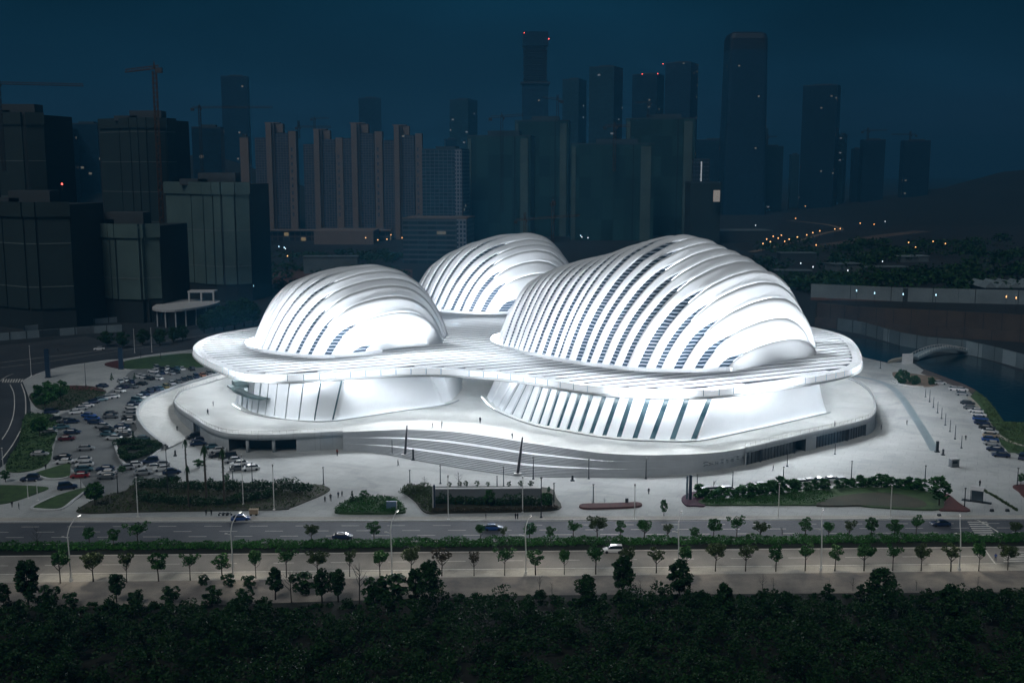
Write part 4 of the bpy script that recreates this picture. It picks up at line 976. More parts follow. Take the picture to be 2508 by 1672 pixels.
for u, a, b_, lb, wd in [(2300, 1240, 1165, 'full green tree at the right tip of the long lawn', 1.15), (233, 1240, 1178, 'fine leaved grey green tree at the left lawn corner', 1.1), (1336, 1246, 1205, 'dark leafy tree at the right end of the sign wall', 1.0), (1344, 1210, 1190, 'thin twiggy tree above the right end of the sign wall', .6),
                         (892, 1222, 1200, 'small pale bush on the entrance island', 1.6), (1199, 1242, 1196, 'pointed tree standing in the dark hedge before the sign wall', .9), (300, 1160, 1140, 'low wide shrub by the parked cars at left', 1.6), (488, 1146, 1124, 'round dark shrub alone on the forecourt paving', 1.9),
                         (112, 1010, 933, 'big dark tree on the olive lawn beside the slip road', 1.2), (150, 985, 931, 'second dark tree with light top on the olive lawn', 1.1), (98, 1070, 1020, 'dark tree on the lawn slope before parked cars', 1.3), (14, 1180, 1150, 'dark bush on the corner lawn at the left edge', 1.2), (1626, 1263, 1222, 'palm like shrub alone on the plaza near the road', .7),
                         (1347, 1244, 1205, 'brown leafed shrub on the right of the sign wall bed', .6), (556, 1184, 1158, 'narrow dark shrub behind the tall hedge at left', .8), (2500, 1186, 1158, 'dark bush in the red bed at the right edge', 1.0)]:
    plant(misc, u, a, b_, lb, None, hh=5.0, wide=wd)
con = make_tree('conifer', 'x', 'conifer', 111, 5.0, .12, 1.3, 15, 52, .24, LEAFD, 'cone', .1, BARKD, None, 0)
for u, a, b_, lb, wd in [(863, 1236, 1199, 'narrow dark conifer on the entrance island', .8), (327, 1086, 1053, 'tall ragged conifer on the kerbed hedge bed', .9), (366, 1088, 1067, 'short dark conifer at the right of the kerbed hedge bed', 1.0), (274, 932, 911, 'dark conifer beside the second navy pylon', .9), (330, 930, 911, 'dark conifer among cars under the navy pylon', .9)]:
    plant(con, u, a, b_, lb, None, hh=5.0, wide=wd)
dome_shrub = make_tree('round_shrub', 'x', 'shrub', 121, 4.0, .08, 2.6, 16, 80, .3, LEAFD, 'round', .1, BARKD, None, 0)
for u, a, b_, lb, wd in [(2209, 940, 906, 'tall pointed dark shrub on the tan bed beside the lake', .8), (2240, 942, 920, 'middle round dark shrub on the tan bed', 1.0), (2281, 943, 924, 'rightmost of three round shrubs on the tan bed', .85)]:
    plant(dome_shrub, u, a, b_, lb, None, hh=4.0, wide=wd)
smallb = make_tree('potted_shrub', 'x', 'shrub', 131, 2.4, .25, .9, 7, 40, .2, LEAF2, 'round', .05, BARKD, None, 2)
for i, u in enumerate((1102, 1127, 1142, 1170, 1196, 1246, 1275, 1300)):
    plant(smallb, u, 1193, 1179 - (i * 5) % 4, 'small pale shrub in the row behind the sign wall, %s from the left' % ORD[i], 'small shrubs behind the sign wall', hh=2.4, wide=1.2)
for u, a, b_, lb in [(1040, 1193, 1165, 'airy flowering shrub left of the sign wall'), (1122, 1190, 1155, 'thin upright sapling behind the sign wall'), (1480, 1234, 1218, 'feathery plant in the dark red flower strip'), (1450, 1235, 1222, 'wispy plant at the left of the dark red strip'), (1748, 1206, 1175, 'faint bare sapling behind the right hedge shrubs')]:
    plant(bt, u, a, b_, lb, None, hh=4.0, wide=1.3)
# palms on the front left bed
def make_palm():
    t = thing('palm_tree', 'x', 'palm tree', (0, -400, 0)); b = MB()
    b.tube([(0, 0, -.1), (.05, 0, 4), (-.05, 0, 8), (0, 0, 11.5)], [.3, .24, .22, .2], 8); b.build('trunk', BARK, t)
    b = MB(); rnd = random.Random(8)
    for k in range(16):
        a = k * 2.399; up = rnd.uniform(-.9, .9); l = rnd.uniform(.6, 1.1)
        pts = [Vector((0, 0, 11.4)) + Vector((math.cos(a) * l * f, math.sin(a) * l * f, up * l * f - 1.6 * f * f)) for f in (0, .3, .6, 1)]
        n = Vector((-math.sin(a), math.cos(a), 0))
        for p, q, w0, w1 in zip(pts, pts[1:], (.08, .2, .18), (.2, .18, .04)):
            b.face([p - n * w0, q - n * w1, q + n * w1, p + n * w0])
    for k in range(30):
        a = k * 2.399; z = 7 + k * .15; b.face([(0, 0, z), (math.cos(a) * .5, math.sin(a) * .5, z - .5), (math.cos(a + .4) * .5, math.sin(a + .4) * .5, z - .5)])
    b.build('crown', LEAFD, t); return t
palm = make_palm()
for u, a, b_, lb in [(458, 1183, 1067, 'palm with leafy upper trunk in front of the ramp cars'), (506, 1237, 1078, 'tall palm with bare trunk in the left hedge bed'), (550, 1237, 1086, 'tall palm in front of the podium bay cars'), (463, 1244, 1131, 'shorter brown palm trunk in the left lawn bed')]:
    plant(palm, u, a, b_, lb, 'palms on the front left bed', hh=12.4, wide=.85)
# dark trees along the far left road
ftr = make_tree('roadside_tree', 'x', 'tree', 141, 9.0, .22, 3.6, 16, 60, .5, LEAFD, 'round', .2, BARKD, None, 3)
fl = [(262, 849, 810), (300, 852, 812), (350, 845, 806), (392, 846, 805), (425, 838, 800), (448, 834, 796), (500, 815, 770), (525, 812, 756), (548, 810, 748), (575, 806, 735), (598, 800, 730), (620, 796, 742)]
for i, (u, a, b_) in enumerate(fl):
    plant(ftr, u, a, b_, 'dark bushy tree beside the far left road, %s from the left' % ORD[i], 'trees beside the far left road', hh=9.0, wide=1.2)

# ------------------------------------------------------------------ posts, lamps and masts
def make_pole(name, label, cat, h, r, m, head=True, group=None):
    t = thing(name, label, cat, (0, -400, 0), 0, group); b = MB()
    b.tube([(0, 0, 0), (0, 0, h * .5), (0, 0, h)], [r * 1.2, r, r * .8], 6); b.build('shaft', m, t)
    b = MB(); b.box((0, 0, .12), (r * 5, r * 5, .24)); b.build('base', m, t)
    if head:
        b = MB(); b.tube([(0, 0, h + .45), (0, 0, h + .58)], r * 2.4, 8); b.build('lamp_cap', m, t)
        b = MB(); b.tube([(0, 0, h), (0, 0, h + .45)], r * 1.6, 8); b.build('lamp', mat('lamp_glass_frosted', (.35, .35, .34), .4), t)
    return t
pole = make_pole('lamp_post', 'x', 'lamp post', 6.0, .13, DARKM)
post = make_pole('post', 'x', 'post', 4.0, .11, DARKM, False)
tallp = make_pole('lamp_mast', 'x', 'lamp mast', 9.0, .13, SILVER)
LAMPPOS = []
def put(proto, u, a, b_, hh, label, group=None, z=0.0, thick=1.0, lit=False):
    p = G(u, a, z); s = height_at(u, a, b_, z) / hh
    if lit: LAMPPOS.append((p[0], p[1], z + s * hh))
    if proto.name not in usedp:
        usedp.add(proto.name); o = proto; o.location = p; o.scale = (thick, thick, s); o['label'] = label
        if group: o['group'] = group
        return o
    return dup(proto, p, 0, label, group, (thick, thick, s))
g1 = [(288.8, 1210, 1159), (411.7, 1215, 1087), (570.7, 1182, 1150), (618, 1180, 1132), (792.4, 1186.6, 1143), (1004, 1193, 1150), (1078.6, 1184, 1139), (1217.5, 1191, 1165), (1233.5, 1191, 1142), (1306, 1172.6, 1119), (1325.4, 1268, 1168), (1356.6, 1231.5, 1182), (1442, 1172, 1123.5), (1453, 1232, 1185), (1582, 1172, 1121), (1707, 1207, 1161), (1794, 1196, 1154), (1918, 1187, 1142), (2085, 1172, 1128), (2265, 1185, 1139), (2362, 1243, 1194), (2491, 1191, 1145)]
for i, (u, a, b_) in enumerate(g1):
    put(pole, u, a, b_, 6.6, 'black lamp post on the front plaza, %s from the left' % ORD[i], 'black lamp posts on the front plaza', lit=True)
g2 = [(2266.5, 972, 951), (2276.6, 984, 955), (2286, 998, 972), (2296, 1011, 983), (2306, 1025, 998), (2315, 1041, 1012), (2326.5, 1057, 1028), (2339, 1075, 1041), (2354.5, 1097, 1066)]
for i, (u, a, b_) in enumerate(g2):
    put(post, u, a, b_, 4.0, 'thin black post in the line on the right plaza, %s from the back' % ORD[i], 'thin posts on the right plaza')
for u, a, b_, lb in [(2156, 902, 880, 'thin dark post near the pond footbridge'), (2045, 1112, 1086, 'thin grey post in front of the podium shutters'), (1928, 1142, 1096, 'tall thin post in front of the podium bay'), (210.5, 946, 889, 'thin dark post on the pale corner by the navy pylon'), (960.7, 1114, 1077, 'thin dark post at the left foot of the stair'),
                     (198.6, 1197, 1174, 'short dark post at the tip of the lower wedge island'), (301, 1074, 1037, 'dark post in the car park beside white cars'), (394, 880, 862, 'short dark post by the far left pavement'), (345, 880, 858, 'dark post on the back lawn by the road')]:
    put(post, u, a, b_, 4.0, lb)
g3 = [(338, 1266, 1168), (671.4, 1249, 1135), (1098, 1273, 1162), (1280, 1254, 1165), (1554, 1271, 1184), (1906, 1268, 1182), (2180.5, 1267, 1187)]
for i, (u, a, b_) in enumerate(g3):
    put(tallp, u, a, b_, 9.6, 'slim silver lamp mast on the plaza side pavement, %s from the left' % ORD[i], 'silver lamp masts along the plaza pavement', thick=.9, lit=True)
for u, a, b_, lb in [(596, 1236, 1112, 'very thin pale mast in the left hedge bed'), (68.8, 1219, 1172, 'short white pole on the corner lawn'), (92.5, 1225, 1175, 'pale pole with a box beside the wedge island'), (76.8, 921, 846, 'white lamp mast beside the first navy pylon'), (9.8, 1172, 1096, 'lamp mast with forked head at the left edge'), (330, 864, 806, 'thin pale lamp mast on the far left road'), (372, 862, 803, 'pale lamp mast at the far left tree row')]:
    put(tallp, u, a, b_, 9.6, lb, thick=.8)
# road lamps with a curved arm
def make_road_lamp():
    t = thing('street_lamp', 'x', 'street lamp', (0, -400, 0)); b = MB()
    b.tube([(0, 0, 0), (0, 0, 5), (-.15, .1, 8.6), (.0, 1.0, 9.9), (.5, 2.4, 10.9), (.8, 3.2, 11.2)], [.17, .14, .11, .1, .08, .06], 8); b.build('pole', SILVER, t)
    b = MB(); b.box((.95, 3.6, 11.28), (.35, 1.1, .14), -.3); b.build('lamp_head', SILVER, t)
    b = MB(); b.box((.95, 3.6, 11.17), (.26, .8, .06), -.3); b.build('lamp', LAMPW, t)
    b = MB(); b.box((0, 0, .3), (.5, .5, .6)); b.build('base', SILVER, t)
    b = MB(); b.tube([(-.1, .1, 8.1), (-.9, .1, 8.3)], .05, 5); b.box((-1.1, .1, 8.3), (.5, .25, .12)); b.build('side_lamp', SILVER, t)
    return t
rl = make_road_lamp()
g4 = [(174, 1424, 1273), (571, 1417, 1265), (960, 1411, 1262), (1288, 1405, 1274), (1661, 1400, 1264), (2010, 1396, 1257), (2349, 1396, 1272)]
ROADL = []
for i, (u, a, b_) in enumerate(g4):
    put(rl, u, a, b_, 11.4, 'tall white street lamp with curved arm by the near road, %s from the left' % ORD[i], 'curved arm street lamps by the near road', thick=1.1); p = G(u, a); ROADL.append((p[0], p[1]))
# leaning masts on the stair
def lean_mast(u0, v0, z0, u1, v1, label, r=.38):
    a = Vector(G(u0, v0, z0)); c = Vector(AT(u1, v1, a.y + 1.0)); t = thing('stair_mast', label, 'mast', a)
    b = MB(); d = c - a; b.tube([(0, 0, 0), d * .5, d], [r, r * .9, r * .45], 8); b.build('shaft', mat('mast_grey', (0.045, 0.045, 0.05), .5), t)
    b = MB(); b.box((0, 0, .15), (2.2, 1.2, .3)); b.build('base', SILVER, t)
lean_mast(992, 1113.6, .6, 997, 1041, 'dark leaning mast at the left of the wide stair')
lean_mast(1268, 1160, .5, 1280, 1070, 'dark leaning mast at the foot of the wide stair, right of centre', .42)
def slab(u, a, b_, w, d, label, m=NAVYP, rz=0.1, cat='pylon', name='sign_pylon', two=False):
    p = G(u, a); h = height_at(u, a, b_); t = thing(name, label, cat, p, rz)
    b = MB(); b.box((0, 0, h / 2), (w, d, h)); b.build('slab', m, t)
    b = MB(); b.box((0, 0, .15), (w + .6, d + .5, .3)); b.build('base', DARKM, t)
    if two: b = MB(); b.box((-w * 1.1, .3, h * .48), (w * .6, d * .7, h * .96)); b.build('side_slab', mat('pylon_teal', (0.05, 0.1, 0.13), .5), t)
slab(118, 924.5, 854, 1.9, 1.1, 'tall dark navy pylon on the corner of the slip road'); slab(297, 904, 851, 1.9, 1.1, 'second dark navy pylon beside the red bed at the back')
slab(1690, 1224.5, 1163, .75, .6, 'dark navy double pylon in the purple flower bed', two=True); slab(2295, 1106.7, 1080, .8, .5, 'black slab pylon at the end of the plaza channel', DARKM); slab(2309.6, 1114, 1099.5, .45, .4, 'short black bollard beside the slab pylon', DARKM, cat='bollard', name='bollard'); slab(1012, 1126, 1099.6, .55, .5, 'short thick black pillar at the left foot of the stair', DARKM, cat='pillar', name='pillar')
slab(429.5, 1116, 1102, .45, .4, 'black bollard at the lower end of the ramp', DARKM, cat='bollard', name='bollard'); slab(1159, 1058, 1045, .4, .3, 'dark upright panel standing on the terrace', DARKM, cat='sign', name='sign_board'); slab(1402, 1177, 1164, .55, .45, 'dark stub pillar on the plaza before the stair', DARKM, cat='pillar', name='pillar'); slab(1535, 1234, 1220, .8, .5, 'dark post box standing in the red flower strip', DARKM, cat='box', name='utility_box')
# long sign wall, small sign box, kiosks
t = thing('sign_wall', 'long low grey wall with dark blue end pillar on the planted bed', 'wall'); a = G(1064, 1226); c = G(1325, 1224); h = height_at(1200, 1225, 1194)
b = MB(); b.prism(ccw([(a[0], a[1] - .4), (c[0], c[1] - .4), (c[0], c[1] + .4), (a[0], a[1] + .4)]), 0, h - .25); b.build('wall_panel', mat('sign_grey', (0.16, 0.175, 0.19), .6), t)
b = MB(); b.prism(ccw([(a[0] - .1, a[1] - .5), (c[0] + .1, c[1] - .5), (c[0] + .1, c[1] + .5), (a[0] - .1, a[1] + .5)]), h - .25, h); b.build('coping', KERB, t)
p = G(1061, 1250); hp_ = height_at(1061, 1250, 1186); b = MB(); b.box((p[0] + .35, p[1], hp_ / 2), (.5, .8, hp_)); b.build('end_pillar', NAVYP, t); b = MB(); b.box((p[0], p[1] - .1, hp_ / 2 - .3), (.22, .7, hp_ - .8)); b.build('white_edge', KERB, t)
t = thing('sign_box', 'blue grey sign box on the entrance island', 'sign', G(959, 1250)); b = MB(); b.box((0, 0, 1.3), (2.6, .7, 2.6)); b.build('panel', mat('sign_blue', (0.12, 0.2, 0.3), .5), t); b = MB(); b.box((1.38, 0, 1.3), (.14, .8, 2.6)); b.build('side_frame', KERB, t); b = MB(); b.box((.4, -.5, .2), (2.4, .4, .3)); b.build('plinth', KERB, t)
def kiosk(u, v, rz, label, s=1.0):
    t = thing('kiosk', label, 'kiosk', G(u, v), rz); b = MB(); b.box((0, 0, 1.1), (2.2, 1.6, 2.0)); b.build('body', SHUT, t)
    b = MB(); b.box((0, 0, 2.3), (2.5, 1.9, .25)); b.build('roof', KERB, t); b = MB(); b.box((-.2, -.82, 1.4), (1.5, .05, .8)); b.build('window', CGLASS, t); b = MB(); b.box((0, 0, .06), (2.6, 1.9, .1)); b.build('base', DARKM, t); t.scale = (s, s, s)
kiosk(2336, 1142, .2, 'small grey street kiosk with white roof on the right plaza', 1.1)
t = thing('bike_shelter', 'glass shelter with curved white roof on a dark base at right', 'shelter', G(2392, 1228), -.5); b = MB(); b.box((0, 0, .08), (7.5, 1.8, .16)); b.build('base', DARKM, t)
b = MB(); b.grid([[(-1.6, -1.2, 3.4), (1.6, -1.2, 3.4)], [(-1.6, 0, 4.0), (1.6, 0, 4.0)], [(-1.6, 1.2, 4.1), (1.6, 1.2, 4.1)]]); b.build('roof', KERB, t); b = MB(); b.box((0, .9, 2), (3.0, .12, 3.6)); b.build('glass_panel', mat('shelter_glass', (0.1, 0.14, 0.17), .2), t)
for x in (-1.5, 1.5): b = MB(); b.tube([(x, -1, 0), (x, -1, 3.4)], .08, 6); b.build('post', DARKM, t)
hedge('hedge_strip', [(2403, 1199), (2440, 1219), (2490, 1251)], .6, .9, 'thin olive hedge strip running diagonally at right', leaf=LEAF2, dens=40, size=.2, z=0)
for u, v, lb in [(2429, 1252, 'dark stone block on the right pavement'), (2467, 1252, 'dark boulder at the foot of the olive hedge strip'), (2300, 1264, 'dark folded stand on the kerb above the navy road car')]:
    t = thing('stone_block', lb, 'block', G(u, v), .3); b = MB(); b.box((0, 0, .35), (1.0, .7, .7), taper=.75); b.build('block', DARKM, t)

# ------------------------------------------------------------------ people
def make_person(pose, seed, shirt, trouser):
    bm = bmesh.new(); sk = bm.verts.layers.skin.verify()
    st = .16 if pose == 'stand' else .30
    V = {}
    def v(n, co, r):
        w = bm.verts.new(co); w[sk].radius = r; V[n] = w; return w
    v('pel', (0, 0, .95), (.15, .12)); v('waist', (0, 0, 1.12), (.14, .11)); v('chest', (0, 0, 1.35), (.17, .12)); v('neck', (0, 0, 1.5), (.06, .06)); v('head', (0, -.02, 1.6), (.09, .1)); v('crown', (0, -.01, 1.72), (.085, .09))
    for s in (-1, 1):
        k = s if pose != 'stand' else 0
        v('hip%d' % s, (s * .1, 0, .88), (.1, .1)); v('knee%d' % s, (s * .11, -.12 * k if k > 0 else -.02, .48), (.065, .07)); v('ank%d' % s, (s * .12, -st * k * .8, .09), (.045, .05)); v('toe%d' % s, (s * .13, -st * k * .8 - .16, .04), (.04, .035))
        v('sho%d' % s, (s * .2, 0, 1.42), (.07, .07)); v('elb%d' % s, (s * .25, .08 * k, 1.13), (.05, .05)); v('han%d' % s, (s * .24, -.1 - .1 * k, .86), (.04, .04))
    E_ = [('pel', 'waist'), ('waist', 'chest'), ('chest', 'neck'), ('neck', 'head'), ('head', 'crown')]
    for s in (-1, 1):
        E_ += [('pel', 'hip%d' % s), ('hip%d' % s, 'knee%d' % s), ('knee%d' % s, 'ank%d' % s), ('ank%d' % s, 'toe%d' % s), ('chest', 'sho%d' % s), ('sho%d' % s, 'elb%d' % s), ('elb%d' % s, 'han%d' % s)]
    for a, c in E_: bm.edges.new((V[a], V[c]))
    V['pel'][sk].use_root = True
    me = bpy.data.meshes.new('person_skeleton'); bm.to_mesh(me); bm.free()
    o = bpy.data.objects.new('person_rig', me); COL.objects.link(o)
    o.modifiers.new('s', 'SKIN'); m2 = o.modifiers.new('ss', 'SUBSURF'); m2.levels = 1; m2.render_levels = 1
    dg = bpy.context.evaluated_depsgraph_get(); out = bpy.data.meshes.new_from_object(o.evaluated_get(dg))
    bpy.data.objects.remove(o); bpy.data.meshes.remove(me)
    out.name = 'person'; out.materials.clear()
    for m in (mat('cloth_' + trouser[0], trouser[1], .9), mat('cloth_' + shirt[0], shirt[1], .9), mat('skin_tone', (0.3, 0.18, 0.12), .6), mat('hair_black', (0.01, 0.009, 0.008), .6)): out.materials.append(m)
    for p in out.polygons:
        z = p.center.z; p.use_smooth = True
        hand = z < .93 and abs(p.center.x) > .205
        p.material_index = 2 if hand else 0 if z < .98 else 1 if z < 1.49 else 3 if (z > 1.66 or p.center.y > .03) else 2
    return out
CL = {'black': ('black', (.012, .012, .014)), 'navy': ('navy', (.015, .025, .06)), 'grey': ('grey', (.08, .08, .085)), 'white': ('white', (.45, .45, .45)), 'red': ('red', (.25, .04, .02)), 'blue': ('blue', (.03, .06, .25))}
PM = {}
def person(u, v, label, pose='stand', shirt='black', trouser='black', z=0.0, rz=None, sc=1.1):
    k = (pose, shirt, trouser)
    if k not in PM: PM[k] = make_person(pose, 1, CL[shirt], CL[trouser])
    o = bpy.data.objects.new('person', PM[k]); COL.objects.link(o); o.location = G(u, v, z); o.rotation_euler = (0, 0, random.uniform(0, 6.28) if rz is None else rz); o.scale = (sc, sc, sc)
    return tag(o, label, 'person', 'people on the plaza')
Z = ZD
for a in [(1082, 1048, 'dark clothed person standing tall near the middle of the terrace', 'stand', 'black', 'black', Z, None, 1.3), (1082.5, 1044, 'dark clothed person directly behind the tall standing one on the terrace', 'walk', 'black', 'navy', Z), (1059, 1048, 'small grey shirted person left of the pair on the terrace', 'walk', 'grey', 'black', Z),
          (1176, 1036, 'person with a cart on the terrace between the halls', 'walk', 'navy', 'black', Z, None, 1.25), (1254.5, 1073.5, 'dark clothed person at the top of the wide stair', 'stand', 'black', 'black', Z), (974.8, 1141, 'dark clothed person striding at the left foot of the stair', 'walk', 'black', 'black', 0, 1.57, 1.25), (826, 1116.5, 'person in a red top by the podium wall', 'stand', 'red', 'black', 0, None, 1.4),
          (1588.7, 1210, 'person in black walking on the plaza right of centre', 'walk', 'black', 'black'), (1893.7, 1153, 'person in black walking in front of the podium shutters', 'walk', 'black', 'black'), (2158, 1051.4, 'person with a rucksack right of the podium end', 'stand', 'navy', 'black'), (2221, 1040, 'lone person in black beside the plaza channel', 'stand', 'black', 'black'),
          (2044.4, 1044, 'person leaning at the terrace railing on the right', 'stand', 'grey', 'navy', Z), (2365, 1078, 'person in black near the last thin post at right', 'stand', 'black', 'black'), (2399.5, 1192, 'person in black above the glass shelter', 'stand', 'black', 'black', 0, None, 1.25), (509, 1016, 'person in black on the left terrace, nearer the railing', 'walk', 'black', 'black', Z, None, 1.3), (522.4, 994, 'smaller distant person in black on the left terrace', 'stand', 'black', 'black', Z),
          (434, 1054.7, 'person in black walking on the ramp', 'walk', 'black', 'black', .9), (30, 1242.5, 'left one of two dark people at the lower left corner', 'stand', 'black', 'grey'), (46.5, 1246.6, 'right one of two dark people at the lower left corner', 'stand', 'black', 'black'), (112, 1149.6, 'dark person beside the lawn slope in the car park', 'stand', 'black', 'black'), (796, 1230, 'bent figure in black on the entrance drive', 'walk', 'black', 'black'),
          (810, 1227, 'tallest figure in black on the entrance drive', 'walk', 'black', 'black', 0, None, 1.3), (828.6, 1219, 'figure in navy on the entrance drive near the plaza', 'stand', 'navy', 'black'), (838, 1217, 'rightmost small figure in black on the entrance drive', 'walk', 'black', 'black'), (505, 1262, 'left person of a pair on the kerb under the palms', 'stand', 'black', 'black'), (518, 1262, 'right person of a pair on the kerb under the palms', 'stand', 'black', 'black'), (2438, 1373, 'person in blue walking at the crossing on the near road', 'walk', 'blue', 'navy'),
          (1263, 1272, 'left one of two small dark figures on the front kerb', 'stand', 'black', 'black'), (1268, 1272, 'right one of two small dark figures on the front kerb', 'stand', 'black', 'black'), (142, 860, 'tiny dark person walking on the far left road', 'walk', 'black', 'black'), (1190, 1272, 'dark figure sitting low on the front kerb left of centre', 'stand', 'black', 'grey')]:
    person(*a)

# ------------------------------------------------------------------ cars
CARC = {'white': (.62, .64, .66), 'silver': (.32, .34, .36), 'black': (.012, .013, .016), 'navy': (.012, .025, .07), 'blue': (.02, .07, .25), 'teal': (.06, .13, .16), 'grey': (.1, .11, .12), 'maroon': (.10, .01, .02), 'red': (.25, .01, .012), 'olive': (.20, .17, .04), 'tan': (.35, .29, .22), 'orange': (.3, .1, .04)}
def paint(c): 
    n = 'car_paint_' + c
    if n not in MATS:
        mat(n, CARC[c], .28, var=.03); MATS[n].node_tree.nodes['Principled BSDF'].inputs['Coat Weight'].default_value = .6
    return MATS[n]
def loft(b, secs, mi=0):
    """secs: (x, half width, z0, z1, top inset)"""
    rows = []
    for x, w, z0, z1, ti in secs:
        zm = lerp(z0, z1, .55)
        rows.append([(x, -w * .92, z0), (x, -w, zm), (x, -w + ti, z1), (x, w - ti, z1), (x, w, zm), (x, w * .92, z0), (x, -w * .92, z0)])
    b.grid(rows, mi); b.face(rows[0][:-1][::-1], mi); b.face(rows[-1][:-1], mi)
def make_car(kind):
    t = thing('parked_car', 'x', 'car', (0, -400, 0)); rf = 1.44 if kind == 'saloon' else 1.72
    b = MB(); loft(b, [(-2.28, .74, .38, .78, .12), (-2.15, .86, .25, .92, .12), (-1.3, .9, .2, .98, .1), (0, .91, .2, .98, .1), (1.0, .9, .2, .95, .1), (1.75, .88, .22, .86, .14), (2.2, .78, .3, .72, .16), (2.3, .6, .4, .62, .1)])
    if kind == 'saloon': loft(b, [(-1.2, .62, rf - .1, rf - .03, .1), (-.6, .64, rf - .06, rf + .02, .1), (.2, .64, rf - .06, rf + .02, .1), (.62, .6, rf - .12, rf - .05, .1)])
    else: loft(b, [(-1.95, .66, rf - .1, rf - .02, .08), (-1.0, .68, rf - .06, rf + .03, .1), (.1, .67, rf - .06, rf + .02, .1), (.5, .62, rf - .12, rf - .05, .1)])
    b.build('body', paint('white'), t)
    b = MB()
    if kind == 'saloon': loft(b, [(-1.85, .66, .92, .97, .05), (-1.2, .76, .92, rf - .06, .16), (.55, .76, .9, rf - .08, .16), (1.25, .68, .9, .96, .05)])
    else: loft(b, [(-2.12, .74, .92, 1.0, .05), (-1.9, .78, .92, rf - .06, .12), (.45, .78, .9, rf - .08, .15), (1.15, .7, .9, .97, .05)])
    b.build('window_band', CGLASS, t)
    for x in (-1.35, 1.4):
        for y in (-.84, .84):
            b = MB(); b.tube([(x, y - .1, .32), (x, y + .1, .32)], .33, 12); b.build('wheel', TYRE, t)
    for y in (-.58, .58):
        b = MB(); b.box((2.2, y, .62), (.12, .3, .12)); b.build('headlight', mat('headlight_lens', (.7, .7, .68), .2), t)
        b = MB(); b.box((-2.22, y, .74), (.1, .28, .14)); b.build('tail_light', mat('tail_lens', (.25, .01, .01), .3), t)
    return t
saloon, suv = make_car('saloon'), make_car('suv')
BODY = {}
def car(u, v, colr, head, label, kind='saloon', group='cars in the left car park', sc=1.2, z=0.02, name='parked_car', cat='car'):
    pr = saloon if kind == 'saloon' else suv
    if (kind, colr) not in BODY:
        src = next(c for c in pr.children if c.name.startswith('body')).data
        m = src.copy(); m.materials[0] = paint(colr); BODY[(kind, colr)] = m
    p = G(u, v, 0)
    o = dup(pr, (p[0], p[1], z), R(head), label, group, (sc, sc, sc), {'body': BODY[(kind, colr)]}); o.name = name; o['category'] = cat
    return o
def carrow(rows, phrase, heads, group='cars in the left car park', end='front', sc=1.2):
    for i, (u, v, c, k) in enumerate(rows):
        h = heads if isinstance(heads, (int, float)) else interp(heads, i)
        car(u, v, c, h + random.uniform(-4, 4) + (180 if random.random() < .4 else 0), '%s %s %s, %s car from the %s' % (c, {'s': 'saloon car', 'v': 'tall car'}[k], phrase, ORD[i], end), 'saloon' if k == 's' else 'suv', group, sc)
carrow([(317, 1037, 'white', 's'), (317, 1028, 'black', 's'), (318, 1019, 'silver', 's'), (319, 1010, 'silver', 's'), (322, 1001, 'white', 's'), (329, 992, 'navy', 's'), (337, 984, 'teal', 'v'), (345, 976, 'white', 's'), (355, 968, 'navy', 's'), (367, 961, 'navy', 'v'), (381, 956, 'navy', 's'), (393, 955, 'teal', 's'), (405, 950, 'olive', 'v'), (421, 942, 'silver', 's'), (437, 937, 'grey', 's'), (450, 932, 'black', 's'), (465, 929, 'black', 's'), (481, 926, 'navy', 'v'), (497, 922, 'orange', 's'), (512, 917, 'grey', 's'), (528, 914, 'teal', 's'), (543, 911, 'white', 's')],
       'along the ramp wall', [(0, 5), (5, -20), (9, -48), (14, -60), (21, -62)])
carrow([(385, 904, 'silver', 'v'), (398, 907, 'black', 's'), (411, 905, 'white', 's'), (423, 909, 'black', 's'), (434, 906, 'teal', 's'), (446, 906, 'white', 's'), (470, 907, 'black', 'v')], 'in the row beside the back lawn', -58, end='left')
carrow([(341, 924, 'white', 's'), (353, 927, 'white', 's'), (366, 930, 'black', 's'), (378, 921, 'silver', 's'), (388, 930, 'white', 's'), (376, 912, 'white', 's')], 'beyond the dark hedge by the conifers', -30, end='left')
carrow([(250, 948, 'navy', 's'), (293, 960, 'white', 's'), (301, 951, 'navy', 's'), (325, 950, 'grey', 's'), (347, 943, 'black', 's')], 'in front of the dark low hedge', -25, end='left')
carrow([(126, 1012, 'navy', 'v'), (187, 1013, 'white', 's'), (197, 1004, 'silver', 's'), (212, 997, 'white', 's'), (226, 988, 'navy', 's'), (246, 982, 'teal', 's'), (262, 977, 'silver', 's'), (276, 975, 'white', 's')], 'along the edge of the olive lawn', 35, end='left')
carrow([(279, 1076, 'white', 's'), (266, 1067, 'teal', 's'), (264, 1055, 'black', 's'), (250, 1047, 'silver', 's'), (234, 1037, 'navy', 's'), (225, 1029, 'blue', 's'), (218, 1021, 'blue', 's')], 'in the middle parking row', -8)
carrow([(196, 1169, 'red', 's'), (206, 1154, 'teal', 's'), (207, 1142, 'white', 's'), (203, 1131, 'white', 's')], 'in the column beside the wedge island', 12)
carrow([(164, 1078, 'maroon', 's'), (178, 1062, 'navy', 's'), (120, 1060, 'silver', 's')], 'on the dark parking patch', 8)
carrow([(98, 1116, 'silver', 's'), (153, 1124, 'black', 's'), (157, 1135, 'white', 's'), (74, 1177, 'navy', 'v')], 'around the lawn slope', 10)
carrow([(296, 937, 'silver', 's'), (310, 934, 'white', 's'), (322, 938, 'navy', 's'), (396, 916, 'navy', 's'), (408, 914, 'white', 's'), (420, 917, 'silver', 's'), (433, 914, 'black', 's')], 'in the second row behind the low hedge', -55, end='left')
carrow([(300, 1048, 'navy', 's'), (302, 1058, 'white', 's'), (304, 1067, 'grey', 's')], 'by the dark post in the lane', 5)
